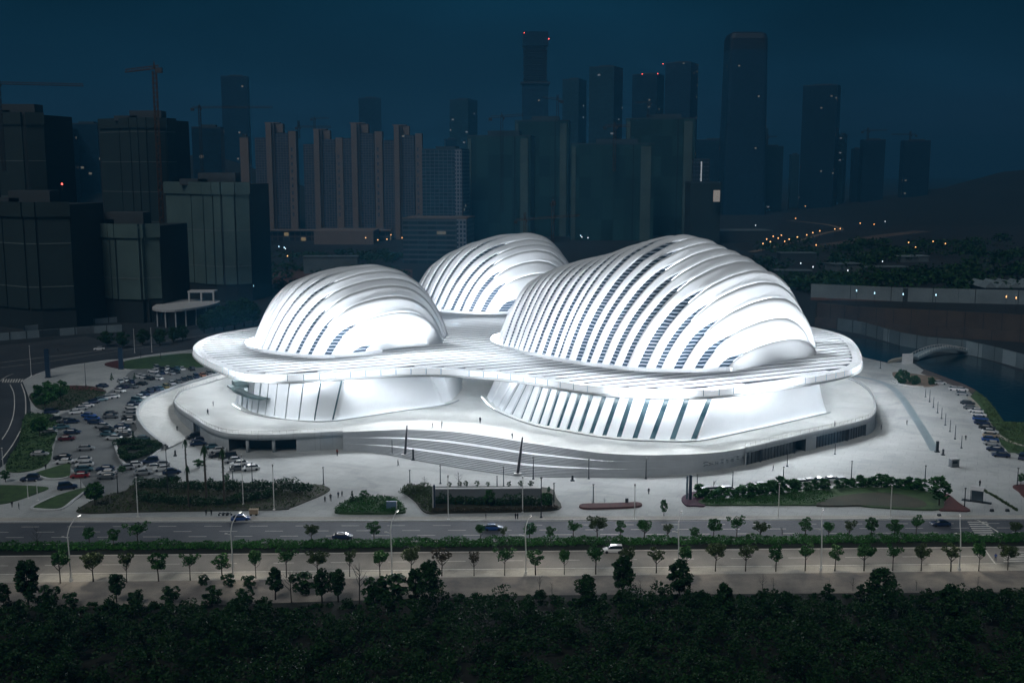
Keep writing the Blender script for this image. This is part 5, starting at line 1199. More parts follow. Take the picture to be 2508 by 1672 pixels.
carrow([(140, 1030, 'black', 's'), (158, 1034, 'grey', 's'), (176, 1036, 'navy', 's'), (150, 1050, 'teal', 's')], 'under the lawn slope tree', 20, end='left')
carrow([(262, 1172, 'grey', 's'), (262, 1162, 'white', 's'), (258, 1152, 'navy', 's')], 'right of the red car', 8)
for a in [(210.5, 1102, 'silver', 12, 'silver car crossing the open middle of the car park'), (165.5, 1197, 'navy', 22, 'navy and white tall car driving past the lower wedge island', 'suv'), (231, 1210, 'navy', 20, 'blue grey car half hidden by the fine leaved tree'), (272, 1016, 'black', 60, 'lone black car in the open lane of the car park'), (272, 1024, 'grey', 10, 'grey car parked askew beside the lone black car'), (351, 1078, 'teal', 10, 'teal car behind the kerbed hedge bed')]:
    car(*a)
carrow([(416, 1178, 'black', 's'), (421, 1160, 'navy', 's'), (398, 1152, 'white', 's'), (394, 1141, 'silver', 's'), (372, 1149, 'white', 's'), (368, 1134, 'navy', 'v'), (350, 1162, 'silver', 's'), (327, 1143, 'white', 's'), (307, 1150, 'silver', 's')], 'in the cluster before the dark hedge', 18, end='right')
carrow([(614, 1151, 'white', 's'), (585, 1151, 'grey', 's'), (585, 1140, 'white', 's'), (571, 1132, 'silver', 's'), (560, 1122, 'black', 'v'), (532, 1119, 'black', 's'), (533, 1107, 'white', 's'), (522, 1098, 'teal', 's'), (486, 1090, 'navy', 's'), (490, 1081, 'navy', 's'), (475, 1074, 'black', 'v')], 'in the group at the podium bay', 20)
carrow([(1737, 1205, 'white', 's'), (1756, 1204, 'white', 's'), (1778, 1204, 'white', 's'), (1845, 1198, 'white', 's'), (1866, 1194, 'white', 's'), (1960, 1187, 'white', 's'), (1985, 1184, 'white', 's'), (2012, 1182, 'silver', 's'), (2036, 1180, 'white', 's'), (2062, 1181, 'white', 's')], 'behind the right hedge shrubs', 10, 'cars behind the right hedge', end='left')
carrow([(2451, 1118, 'navy', 's'), (2437, 1104, 'navy', 's'), (2429, 1090, 'silver', 's'), (2425, 1080, 'blue', 's'), (2427, 1070, 'tan', 's'), (2425, 1061, 'white', 's'), (2417, 1051, 'black', 's'), (2405, 1039, 'navy', 's'), (2401, 1029, 'blue', 's'), (2397, 1019, 'white', 's'), (2390, 1010, 'white', 's'), (2378, 1002, 'grey', 's'), (2370, 990, 'black', 's'), (2357, 968, 'silver', 's'), (2354, 957, 'white', 's'), (2339, 956, 'white', 's')], 'along the lake shore', -20, 'cars along the lake shore')
car(2504, 1123, 'navy', 60, 'navy van cut by the right picture edge', 'suv', 'cars along the lake shore', 1.2, name='parked_van', cat='van')
car(2301, 941, 'white', 0, 'small white car alone by the round lake shrubs', 'saloon', 'cars along the lake shore')
for a in [(590, 1274, 'blue', 8, 'bright blue car at the kerb under the left street lamp'), (839, 1318, 'navy', 0, 'navy car driving on the front road left of centre'), (1207, 1297, 'blue', 0, 'dark blue car behind the median trees at centre'), (2303, 1287, 'navy', 180, 'navy car driving on the front road near the zebra crossing'), (1501, 1352, 'white', 180, 'white car on the near road beside a dark tall tree')]:
    car(*a[:5], kind='suv' if 'white' in a[4] else 'saloon', group='cars on the roads', sc=1.08, name='road_car')
car(243, 857, 'white', -160, 'lone white car on the far left road', group='cars on the roads', name='road_car')
def moped(u, v, lb, rz=0.2):
    t = thing('moped', lb, 'moped', G(u, v), rz); b = MB(); b.tube([(-.6, 0, .75), (-.1, 0, .7), (.2, 0, .45), (.5, 0, .95)], [.14, .16, .1, .06], 6); b.build('body', DARKM, t)
    for x in (-.6, .6): b = MB(); b.tube([(x, -.06, .27), (x, .06, .27)], .27, 10); b.build('wheel', TYRE, t)
    b = MB(); b.tube([(.5, -.3, 1.0), (.5, .3, 1.0)], .03, 5); b.build('handlebar', DARKM, t)
for u, lb in ((542, 'leftmost of three dark mopeds on the kerb under the palms'), (552, 'middle one of three dark mopeds on the kerb'), (561, 'right one of three dark mopeds, next to the blue car')): moped(u, 1262, lb)
t = thing('street_stall', 'tan covered street stall on the kerb right of the blue car', 'stall', G(622, 1261), .05); b = MB(); b.box((0, 0, .95), (2.2, 1.2, 1.1)); b.build('counter', mat('stall_tan', (.35, .27, .18), .8), t); b = MB(); b.box((0, 0, 1.6), (2.5, 1.5, .12)); b.build('cover', MATS['stall_tan'], t)
for x in (-.7, .7): b = MB(); b.tube([(x, -.6, .3), (x, -.5, .3)], .3, 10); b.build('wheel', TYRE, t)

# ------------------------------------------------------------------ far left: hoardings, pavilion
def wallrun(name, px, h, m, label, cat='fence', th=.3, z=0.0, posts=None, panels=None):
    P = [G(u, v, z)[:2] for u, v in px]; t = thing(name, label, cat)
    b = MB()
    for p, q in zip(P, P[1:]):
        d = Vector((q[0] - p[0], q[1] - p[1], 0)).normalized(); n = (-d.y * th / 2, d.x * th / 2)
        b.prism(ccw([(p[0] - n[0], p[1] - n[1]), (q[0] - n[0], q[1] - n[1]), (q[0] + n[0], q[1] + n[1]), (p[0] + n[0], p[1] + n[1])]), z, z + h)
    b.build('wall_panel', m, t)
    c = cum(P); b = MB(); k = max(2, int(c[-1] / (posts or 8)))
    for i in range(k + 1):
        p, d = along(P, c, c[-1] * i / k); b = MB(); b.box((p.x + d.y * (th / 2 + .06), p.y - d.x * (th / 2 + .06), z + h / 2), (.35, .25, h + .1), math.atan2(d.y, d.x)); b.build('post', DARKM, t)
    if panels:
        for (s0, s1, mm) in panels:
            p, d = along(P, c, c[-1] * s0); q, _ = along(P, c, c[-1] * s1); n = Vector((d.y, -d.x, 0)) * (th / 2 + .12)
            b = MB(); b.face([(p.x + n.x, p.y + n.y, z + .1), (q.x + n.x, q.y + n.y, z + .1), (q.x + n.x, q.y + n.y, z + h * .97), (p.x + n.x, p.y + n.y, z + h * .97)]); b.build('panel', mm, t)
    return t
wallrun('site_wall', [(-60, 838), (0, 834), (100, 826), (200, 818), (300, 812)], 4.0, HOARDW, 'long pale site wall along the far left road', 'wall', panels=[(.42, .55, DARKIN), (.68, .8, SHUT)])
wallrun('site_wall', [(60, 812), (130, 804), (230, 794), (300, 788)], 3.2, HOARDW, 'second pale site wall behind the first one at far left', 'wall', panels=[(.2, .45, DARKIN)])
t = thing('pavilion', 'low pavilion with curved white roof and roof frame at left', 'pavilion'); a = G(385, 800); c = G(515, 788)
RP = [G(378, 800)[:2], G(430, 803)[:2], G(515, 790)[:2], G(535, 776)[:2], G(420, 775)[:2], G(385, 788)[:2]]; RPc = ccw([tuple(q) for q in catmull(RP, 5, True)])
b = MB(); b.prism(RPc, 9.2, 10.4); b.build('roof', KERB, t); b = MB(); b.prism(ccw([(x * .97 + (RPc[0][0] * .03), y * 1.0 + 3) for x, y in RPc]), 0, 9.2); b.build('glass_wall', mat('pav_glass', (.03, .045, .06), .3, var=.6, scale=.15), t)
for u, v in ((385, 800), (405, 803), (430, 803), (455, 800), (480, 796), (505, 791)):
    p = G(u, v); b = MB(); b.tube([(p[0], p[1] + 1, 0), (p[0], p[1] + 1, 9.2)], .4, 8); b.build('column', KERB, t)
p = G(488, 784); b = MB(); b.box((p[0], p[1] + 10, 16.3), (16, 8, 1.0)); b.build('roof_frame', KERB, t)
for dx in (-7.3, 0, 7.3): b = MB(); b.box((p[0] + dx, p[1] + 6.5, 13.1), (.9, .9, 5.4)); b.build('frame_leg', KERB, t)
# far right: hoardings, retaining wall, footbridge, sheds
wallrun('hoarding', [(1985, 728), (2120, 734), (2200, 738), (2440, 744), (2600, 748)], 9.5, HOARDW, 'long pale blue hoarding wall beyond the lake', 'fence', posts=24, panels=[(.38, .4, DARKIN), (.6, .601, DARKIN)])
wallrun('retaining_wall', [(2000, 778), (2100, 790), (2300, 800), (2508, 812), (2640, 822)], 9.5, BRWALL, 'tall brown retaining wall with dark seams beyond the pond', 'wall', posts=9)
wallrun('retaining_wall', [(1995, 800), (2140, 815), (2300, 825), (2508, 838), (2640, 846)], 5.5, BRWALL, 'lower brown retaining wall behind the lake hoarding', 'wall', posts=13)
wallrun('hoarding', [(2050, 808), (2110, 818), (2205, 846), (2270, 858), (2360, 866), (2420, 880), (2470, 893), (2508, 905), (2650, 940)], 6.8, HOARD, 'dark blue grey hoarding with pale panels round the lake', 'fence', posts=11, panels=[(.24, .275, HOARDW), (.55, .615, HOARDW), (.64, .69, HOARD), (.7, .76, HOARDW)])
def bridge():
    t = thing('footbridge', 'small white arched footbridge over the lake', 'footbridge'); a, c = Vector(G(2238, 884)), Vector(G(2368, 866)); d = (c - a); n = Vector((-d.y, d.x, 0)).normalized()
    A, B_, C_, D_ = [], [], [], []
    for i in range(21):
        f = i / 20; p = a + d * f; z = .6 + 4.2 * math.sin(math.pi * (.1 + .86 * f)); A.append((p.x - n.x * 2.4, p.y - n.y * 2.4, z)); B_.append((p.x + n.x * 2.4, p.y + n.y * 2.4, z)); C_.append((p.x - n.x * 2.4, p.y - n.y * 2.4, z - .9)); D_.append((p.x + n.x * 2.4, p.y + n.y * 2.4, z - .9))
    b = MB(); b.grid([C_, A, B_, D_, C_]); b.build('deck', HOARDW, t)
    b = MB()
    for s in (A, B_): b.tube([(x, y, z + 1.1) for x, y, z in s], .07, 5)
    for s in (A, B_):
        for x, y, z in s: b.box((x, y, z + .55), (.08, .08, 1.1))
    b.build('railing', SILVER, t)
    p = G(2222, 891); b = MB(); b.box((p[0], p[1], 2.4), (5.2, .6, 4.8), .15, taper=1); b.build('abutment', KERB, t)
    p = G(2200, 888); b = MB(); b.prism(ccw([G(2174, 890)[:2], G(2226, 880)[:2], G(2230, 876)[:2], G(2185, 884)[:2]]), 0, 1.2); b.build('approach', mat('approach_beige', (.36, .34, .28), .9), t)
bridge()
t = thing('shed', 'long shed with zigzag roof at the right edge', 'shed'); a = G(2410, 722); b = MB()
for k in range(9):
    x = a[0] + k * 9.0; b.face([(x, a[1], 5), (x + 4.5, a[1], 9), (x + 4.5, a[1] + 30, 9), (x, a[1] + 30, 5)]); b.face([(x + 4.5, a[1], 9), (x + 9, a[1], 5), (x + 9, a[1] + 30, 5), (x + 4.5, a[1] + 30, 9)]); b.face([(x, a[1], 5), (x + 9, a[1], 5), (x + 4.5, a[1], 9)])
b.build('roof', HOARDW, t); b = MB(); b.box((a[0] + 40.5, a[1] + 15, 2.5), (80, 29, 5)); b.build('wall', DARKIN, t)
def house(u, v, w, d, h, rz, label, m, roof=None):
    t = thing('low_building', label, 'building', G(u, v), rz); b = MB(); b.box((0, 0, h / 2), (w, d, h)); b.build('wall', m, t)
    b = MB(); b.box((0, 0, h + .35), (w + 1.2, d + 1.2, .7)); b.build('roof', roof or HOARD, t)
house(2065, 672, 26, 16, 9, .3, 'small teal roofed building among dark trees beyond the dome', HOARD); house(1940, 680, 30, 12, 6, -.1, 'low dark shed right of the dome crest', DARKIN, HOARD); house(2160, 668, 40, 14, 5, .1, 'long low dark shed behind the teal roofed building', DARKIN); house(1810, 592, 70, 40, 14, .1, 'wide low dark block behind the right dome', DARKIN, HOARD); house(2230, 640, 30, 14, 5, .2, 'small grey hut on the distant earth track', HOARD, HOARDW); house(812, 668, 46, 12, 14, .05, 'plain grey block beyond the left dome', HOARD, HOARD); house(1950, 640, 34, 14, 8, 0, 'dark low store beside the distant amber road', DARKIN, HOARD)
def woods(name, pts, label, seed, size=1.6, n=26):
    rnd = random.Random(seed); b = MB()
    for u, v, r, h in pts:
        c = G(u, v)
        for k in range(7):
            leaves(b, (c[0] + rnd.uniform(-r, r), c[1] + rnd.uniform(-r * .5, r * .5), h * rnd.uniform(.3, .7)), (r * .5, r * .45, h * .45), n, size, rnd)
    o = b.build(name, LEAFD); o['kind'] = 'stuff'; o['label'] = label
rnd = random.Random(5)
woods('far_woods', [(rnd.uniform(1880, 2520), rnd.uniform(590, 722), rnd.uniform(10, 26), rnd.uniform(6, 12)) for _ in range(80)], 'dark scattered woods beyond the lake on the right', 1, 1.8)
woods('site_scrub', [(rnd.uniform(560, 1010), rnd.uniform(618, 735), rnd.uniform(8, 18), rnd.uniform(5, 9)) for _ in range(34)], 'dark scrub and site clutter behind the left dome', 2, 1.5)

# ------------------------------------------------------------------ towers
def twr(name, label, u0, u1, vt, Y, d, m, rot=0.0, cat='tower', vb=None, z0=0.0, parts=True, roofh=4, crown=None):
    uc = (u0 + u1) / 2; c = AT(uc, 430, Y); W = (u1 - u0) / F * Y * 1.005; rr = abs(R(rot)); w = max(4, (W - d * math.sin(rr)) / math.cos(rr)); h = AT(uc, vt, Y)[2]
    t = thing(name, label, cat, (c[0], Y, 0), R(rot))
    b = MB(); b.box((0, 0, h / 2), (w, d, h)); b.build('wall', m, t)
    b = MB()
    for s in (-1, 1):
        b.box((0, s * (d / 2 - .4), h + .7), (w, .8, 1.4)); b.box((s * (w / 2 - .4), 0, h + .7), (.8, d - 1.6, 1.4))
    b.build('parapet', MATS['tower_trim'], t)
    if roofh: b = MB(); b.box((w * .05, 0, h + roofh / 2), (w * .5, d * .5, roofh)); b.build('roof_plant', MATS['tower_trim'], t)
    return t, w, d, h
mat('tower_trim', (.03, .055, .075), .7)
FG1 = facade('glass_tower_blue', (.018, .045, .075), (.008, .03, .06), bw=4.2, fh=4, lit=.006, es=.16)
FG2 = facade('glass_tower_teal', (.022, .055, .075), (.012, .04, .062), bw=6, fh=4, lit=.008, es=.16, litcol=(.8, .9, 1))
FG3 = facade('glass_tower_dark', (.012, .035, .06), (.006, .024, .046), bw=5, fh=4, lit=.005, es=.14)
FAP = facade('apartment_windows', (.15, .15, .155), (.026, .038, .062), bw=3.4, fh=3.1, lit=.004, es=.14, wfrac=.84, hfrac=.8)
FOF = facade('office_grid', (.11, .15, .19), (.014, .04, .065), bw=5, fh=3.9, lit=.004, es=.3, wfrac=.88, hfrac=.8, litcol=(.8, .9, 1))
FOW = facade('office_white_grid', (.22, .26, .32), (.02, .04, .07), bw=3.4, fh=4.2, lit=.01, es=.25, wfrac=.62, hfrac=.62)
FGN = facade('netted_block', (.018, .05, .052), (.014, .042, .046), bw=14, fh=26, lit=0, es=0, wfrac=.96, hfrac=.985)
PIER = mat('apartment_pier', (.19, .155, .14), .85, var=.1, scale=.05)
NET = mat('green_netting', (.085, .14, .135), .9, col2=(.06, .10, .10), scale=.05, detail=8)
NET2 = mat('green_netting_dark', (.018, .036, .038), .9, col2=(.012, .026, .028), scale=.04, detail=8)
BAND = mat('net_band_pale', (.14, .18, .18), .8); SEAM = mat('net_seam_dark', (.012, .022, .026), .9); SLABM = mat('raw_slab', (.05, .06, .066), .9)
for a in [('slim blue glass tower behind a crane jib at left', 551, 618, 190, 2100, 34, FG1), ('dark notched glass tower behind the apartment row', 880, 938, 243, 2300, 34, FG1), ('plain dark tower left of the green netted blocks', 1104, 1169, 247, 2200, 40, FG2), ('low stepped block at the foot of the plain dark tower', 1088, 1120, 343, 2100, 30, FG3),
          ('narrow blue tower with a lit column between green blocks', 1376, 1435, 198, 2000, 40, FG2), ('tall slab tower with gridded right side near the centre', 1440, 1523, 168, 1900, 46, FG2), ('flat topped tower with red beacons right of the slab tower', 1544, 1623, 186, 2050, 44, FG3), ('taller dark tower with angled right face and red beacon', 1622, 1706, 158, 2000, 50, FG1),
          ('dark low block left of the tallest rounded tower', 1700, 1790, 344, 2300, 40, FG3), ('mid height block right of the tallest rounded tower', 1851, 1916, 360, 2300, 40, FG2), ('stepped block in front of the rounded tower', 1830, 1878, 317, 2400, 40, FG2), ('tall tower with sloped top right of the stepped blocks', 1956, 2053, 212, 2400, 54, FG3), ('narrow block leaning on the sloped top tower', 2044, 2076, 331, 2500, 40, FG2),
          ('low block in a row under the right cranes', 2083, 2106, 366, 2500, 36, FG3), ('block under the left one of two right cranes', 2105, 2162, 344, 2450, 44, FG3), ('block under the rightmost crane', 2205, 2271, 346, 2450, 44, FG3), ('short block between two taller dark towers', 1932, 1956, 380, 2450, 30, FG2), ('thin pink grey tower beside the netted block', 590, 614, 338, 1150, 14, PIER),
          ('far dark block under a long crane jib at left', 476, 552, 315, 1250, 34, FG3), ('distant dark block on the left skyline', 122, 190, 318, 1500, 60, FG3), ('distant stepped dark block on the left skyline', 180, 262, 306, 1560, 60, FG3)]:
    rt_ = -24 if ('slab' in a[0] or 'angled' in a[0] or 'lit column' in a[0] or 'plain dark tower left' in a[0] or 'sloped' in a[0]) else (8 if a[1] < 1254 else -8)
    twr('tower', *a[:6], a[6], rt_)
def beacon(u, v, Y, label, m=LAMPR, r=.8):
    p = AT(u, v, Y); t = thing('beacon_light', label, 'beacon', p); b = MB(); b.tube([(0, 0, -3), (0, 0, 0)], .25, 5); b.build('stem', CRDARK, t)
    b = MB(); b.tube([(0, 0, 0), (0, 0, r), (0, 0, r * 2)], [r * .8, r, r * .5], 8); b.build('lamp', m, t)
# tall tower under construction with flared crown
t = thing('tower', 'tall unfinished tower with open floors and solid crown', 'tower', (AT(1310, 430, 2200)[0], 2200, 0)); Y = 2200; zt = AT(1310, 81, Y)[2]; zc = AT(1310, 116, Y)[2]; zm = AT(1310, 205, Y)[2]; k = Y / F
b = MB(); b.box((0, 0, zm / 2), (62 * k, 44, zm)); b.build('wall', FG1, t); b = MB(); b.box((0, 0, zm), (70 * k, 52, 3)); b.build('platform', CRDARK, t)
b = MB(); n = int((zc - zm) / 4.5)
for i in range(n): b.box((0, 0, zm + 3 + i * 4.5), (56 * k * (1.0 + .03 * math.sin(i * 2.1)), 42, 1.2))
b.box((0, 0, (zc + zm) / 2), (46 * k, 30, zc - zm)); b.build('open_floors', CRDARK, t); b = MB(); b.box((0, 0, (zt + zc) / 2), (60 * k, 46, zt - zc), taper=1.0); b.build('crown', FG3, t)
beacon(1284, 82, 2170, 'red beacon on the left corner of the unfinished tower', r=.8); beacon(1344, 97, 2170, 'red beacon on the right edge of the unfinished tower', r=1.1); beacon(1624, 158, 1960, 'red beacon on the corner of the angled tower'); beacon(1573, 183, 2010, 'left red beacon on the flat topped tower'); beacon(1611, 182, 2010, 'right red beacon on the flat topped tower'); beacon(152, 453, 600, 'red lamp on the dark left building site', r=.5)
# tallest rounded tower
t = thing('tower', 'tallest tower with rounded dark crown at right', 'tower', (AT(1816, 430, 2150)[0], 2150, 0)); k = 2150 / F; zt = AT(1816, 82, 2150)[2]; zs = AT(1816, 126, 2150)[2]
def rring(w, d, z, r=.35, n=5):
    P = []
    for sx, sy, a0 in ((1, 1, 0), (-1, 1, 90), (-1, -1, 180), (1, -1, 270)):
        for i in range(n + 1):
            a = R(a0 + 90 * i / n); P.append((sx * (w / 2 - r * w / 2) + math.cos(a) * r * w / 2, sy * (d / 2 - r * d / 2) + math.sin(a) * r * d / 2, z))
    return P + P[:1]
b = MB(); b.grid([rring(104 * k, 70, 0, .2), rring(91 * k, 62, zs, .2)]); b.build('wall', FG1, t, False)
b = MB(); b.grid([rring(91.5 * k, 62.5, zs, .2), rring(91 * k, 62, zt - 12, .25), rring(84 * k, 56, zt - 3, .3), rring(70 * k, 46, zt, .3)]); b.face(rring(70 * k, 46, zt, .3)[:-1]); b.build('crown', mat('crown_dark', (.004, .01, .02), .6), t)
# apartments
for i, (u0, u1, vt, lb) in enumerate([(631, 734, 312, 'apartment tower with two pale piers, first of four from the left'), (748, 846, 328, 'slightly shorter apartment tower with piers, second of four from the left'), (836, 942, 313, 'apartment tower with stepped roof, third of four from the left'), (942, 1038, 318, 'apartment tower with piers, last of four from the left')]):
    Y = 1420 - i * 6; c = AT((u0 + u1) / 2, 430, Y); W = (u1 - u0) / F * Y; h = AT(u0, vt + 14, Y)[2]; t = thing('apartment_tower', lb, 'apartment tower', (c[0], Y, 0))
    b = MB(); b.box((-W * .36, 5, h * .5 - 3), (W * .28, 26, h - 6)); b.box((W * .1, 4, h * .5), (W * .36, 26, h)); b.build('wall', FAP, t)
    b = MB(); b.box((-W * .15, -8, h * .5 + 6), (W * .13, 14, h + 12)); b.build('pier', PIER, t); b = MB(); b.box((-W * .06, -5, h * .5 + 6), (W * .06, 12, h + 11)); b.build('pier', mat('apartment_pier_dark', (.11, .095, .095), .85), t)
    b = MB(); b.box((W * .40, -8, h * .5 + 1), (W * .17, 16, h + 2)); b.build('pier', PIER, t)
    b = MB(); n = int(h / 9)
    for j in range(3, n - 1): b.box((W * .40 - 1, -16.05, j * 9.0 + 4), (2.2, .3, 4.4))
    b.build('stair_windows', FAP, t)
    b = MB(); b.box((0, 2, h + 6), (W * .3, 12, 11)); b.build('roof_box', PIER, t)
    b = MB(); b.box((-W * .1, 2, h + 12.6), (W * .34, 14, 1.2)); b.build('roof_cap', PIER, t)
a = AT(620, 580, 1385); c = AT(958, 580, 1385); t = thing('apartment_podium', 'low podium building with lit shops below the apartment row', 'building'); b = MB(); b.box(((a[0] + c[0]) / 2, 1378, 6), (c[0] - a[0], 22, 12)); b.build('wall', facade('podium_shops', (.10, .095, .09), (.02, .025, .035), bw=7, fh=6, lit=.07, es=.2, litcol=(1, .75, .4)), t); b = MB(); b.box(((a[0] + c[0]) / 2, 1376, 12.6), (c[0] - a[0] + 3, 25, 1.2)); b.build('roof', PIER, t)
p = AT(842, 600, 1300); b = MB(); b.box((p[0], 1330, 8), (70, 60, 16)); b.build('wing', PIER, t)
t_, w, d, h = twr('office_tower', 'glass office tower with white gridded right side', 1037, 1147, 368, 1250, 34, FOF, -12, 'office tower'); b = MB(); b.box((w / 2 + .3, 0, h / 2), (.7, d + .5, h)); b.build('white_grid', FOW, t_); b = MB(); b.box((w * .42, -d / 2 - .35, h / 2), (w * .16, .8, h + .4)); b.build('white_grid', FOW, t_)
t_, w, d, h = twr('office_block', 'low office block with striped floors in front of the apartments', 990, 1158, 534, 1060, 40, facade('striped_floors', (.10, .12, .14), (.015, .035, .05), bw=9, fh=4.6, lit=.01, es=.1, wfrac=.97, hfrac=.62), -8, 'office block', roofh=0)
b = MB(); b.box((w * .42, -d / 2 - .4, h / 2), (w * .15, .9, h)); b.build('window_grid', FOW, t_); b = MB(); b.box((0, 0, h + .6), (w + 1.5, d + 1.5, 1.2)); b.build('roof', PIER, t_)
# netted blocks in the middle distance
for a in [('broad green netted block left of the unfinished tower', 1148, 1310, 336, 1320, 60), ('pale edged netted block in front of the unfinished tower', 1262, 1398, 299, 1480, 50), ('broad netted block under the right crane group', 1528, 1700, 294, 1500, 60), ('lower netted block at centre behind the rear dome', 1396, 1604, 355, 1400, 60)]:
    t_, w, d, h = twr('netted_block', a[0], *a[1:6], FGN, -6, 'unfinished block', roofh=7)
    b = MB(); b.box((w * .4, -d / 2 - .8, h * .49), (w * .12, 1.6, h * .98)); b.build('net_strip', NET, t_); b = MB(); b.box((-w * .46, -d / 2 - .8, h * .49), (w * .05, 1.6, h * .98)); b.build('net_strip', NET, t_); b = MB(); b.box((w * .25, -d / 2 - .5, h * .5), (1.2, 1.2, h)); b.build('net_seam', SEAM, t_)
t_, w, d, h = twr('lit_block', 'slim building with bright white edge and lit floors', 1694, 1738, 392, 1350, 20, facade('lit_rows', (.02, .035, .05), (.05, .07, .1), bw=4, fh=5, lit=.3, es=.18, litcol=(.8, .9, 1), wfrac=.7, hfrac=.25), -6, 'building', roofh=0); b = MB(); b.box((0, -d / 2 - .4, h * .62), (1.3, .8, h * .72)); b.build('bright_edge', emitter('edge_glow', (.8, .9, 1), .3), t_)
twr('grey_block', 'plain grey block right of the netted blocks', 1686, 1758, 448, 1300, 40, NET2, 0, 'building', roofh=0)
p = AT(1747, 466, 1290); t = thing('lit_billboard', 'small lit billboard on the side of the grey block', 'billboard', p); b = MB(); b.box((0, -22, -6), (7.5, .6, 13)); b.build('screen', emitter('board_glow', (1, .75, .5), .12), t); b = MB(); b.box((0, -21.4, -6), (8.3, .5, 13.8)); b.build('frame', CRDARK, t)
# netted towers on the left
def net_tower(label, facets, zt, zb, Y, m, bands=24.0, seam=1.0, roof=True):
    """facets: list of (u, northing offset) round the visible front, left to right"""
    P = []
    for u, dy in facets: c = AT(u, 430, Y + dy); P.append((c[0], Y + dy))
    back = [(P[-1][0] + 6, Y + 40), (P[0][0] - 6, Y + 40)]; cx = sum(p[0] for p in P) / len(P)
    t = thing('netted_tower', label, 'unfinished tower', (cx, Y, 0)); Q = [(x - cx, y - Y) for x, y in P]; Bk = [(x - cx, y - Y) for x, y in back]
    b = MB(); b.prism(ccw(Q + Bk), 0, zt - 1.5); b.build('core', SEAM, t)
    for p, q in zip(Q, Q[1:]):
        d = Vector((q[0] - p[0], q[1] - p[1], 0)); l = d.length; d.normalize(); n = Vector((d.y, -d.x, 0))
        if l < 2.4:  continue
        a = Vector((*p, 0)) + d * seam * .5; c = Vector((*q, 0)) - d * seam * .5
        b = MB(); b.prism(ccw([(a.x, a.y), (c.x, c.y), (c.x + n.x * .9, c.y + n.y * .9), (a.x + n.x * .9, a.y + n.y * .9)]), zb, zt); b.build('netting', m, t)
        b = MB(); z = zb + bands * .5
        while z < zt - 8:
            b = MB(); b.prism(ccw([(a.x, a.y), (c.x, c.y), (c.x + n.x * 1.1, c.y + n.y * 1.1), (a.x + n.x * 1.1, a.y + n.y * 1.1)]), z, z + .45); z += bands; b.build('band', BAND, t)
        b = MB(); b.prism(ccw([(a.x - d.x * .5, a.y - d.y * .5), (c.x + d.x * .5, c.y + d.y * .5), (c.x + n.x * 2 + d.x * .5, c.y + n.y * 2 + d.y * .5), (a.x + n.x * 2 - d.x * .5, a.y + n.y * 2 - d.y * .5)]), zt - 8, zt); b.build('top_screen', m, t)
    if roof:
        b = MB(); w = Q[-1][0] - Q[0][0]; b.box((w * .05, 18, zt + 2.5), (w * .4, 14, 7)); b.box((-w * .2, 16, zt), (w * .3, 10, 4)); b.build('roof_plant', SLABM, t)
    for x in (.2, .5, .8):
        i = int(x * (len(Q) - 1)); b = MB(); b.box((lerp(Q[i][0], Q[i + 1][0], .5), lerp(Q[i][1], Q[i + 1][1], .5) + 3, zb / 2), (4, 3, zb)); b.build('ground_pier', SLABM, t)
    return t
zz = lambda v, Y: AT(300, v, Y)[2]
net_tower('netted tower at the front left with two pale front panels', [(176, 26), (228, 14), (234, 10), (262, 2), (276, 0), (334, -3), (342, 1), (384, 5)], zz(548, 640), 14, 640, NET)
net_tower('large pale netted tower beside the brown crane', [(405, 30), (468, 12), (497, 4), (520, 0), (540, -2), (572, 0), (608, 6)], zz(446, 740), 12, 740, NET)
net_tower('tall dark netted tower behind the brown crane', [(252, 28), (300, 14), (326, 2), (345, 0), (365, 0), (386, 2), (410, 8), (433, 20)], zz(288, 900), 10, 900, NET2)
net_tower('low dark netted block at the far left', [(-60, 20), (0, 10), (52, 0), (82, 0), (166, 6)], zz(495, 610), 12, 610, NET2)
net_tower('tall dark netted tower at the left edge', [(-80, 10), (0, 4), (64, 0), (70, 0), (116, 6)], zz(275, 760), 10, 760, NET2)
# hills
def hills():
    b = MB(); rows = []; rnd = random.Random(4)
    for j in range(9):
        Y = 1700 + j * 160; r = []
        for i in range(70):
            x = 560 + i * 36; e = smooth(560, 1500, x); f = math.sin(math.pi * j / 8)
            r.append((x, Y, e * f * (118 + 14 * math.sin(i * .5) + 9 * math.sin(i * 1.7 + 2) + rnd.uniform(-4, 4)) + .02))
        rows.append(r)
    b.grid(rows); return struct(b.build('hills', mat('hill_forest', (.012, .02, .022), .95, col2=(.007, .013, .016), scale=.02), None, True), 'dark wooded hills on the right horizon')
hills()
def hills_left():
    b = MB(); rows = []; rnd = random.Random(9)
    for j in range(7):
        Y = 1400 + j * 120; rows.append([(-900 + i * 40, Y, math.sin(math.pi * j / 6) * (100 + 12 * math.sin(i * .8) + rnd.uniform(-4, 4)) * smooth(-100, -480, -900 + i * 40) + .02) for i in range(22)])
    b.grid(rows); return struct(b.build('hills_west', MATS['hill_forest'], None, True), 'dark rise between the netted towers at left')
hills_left()
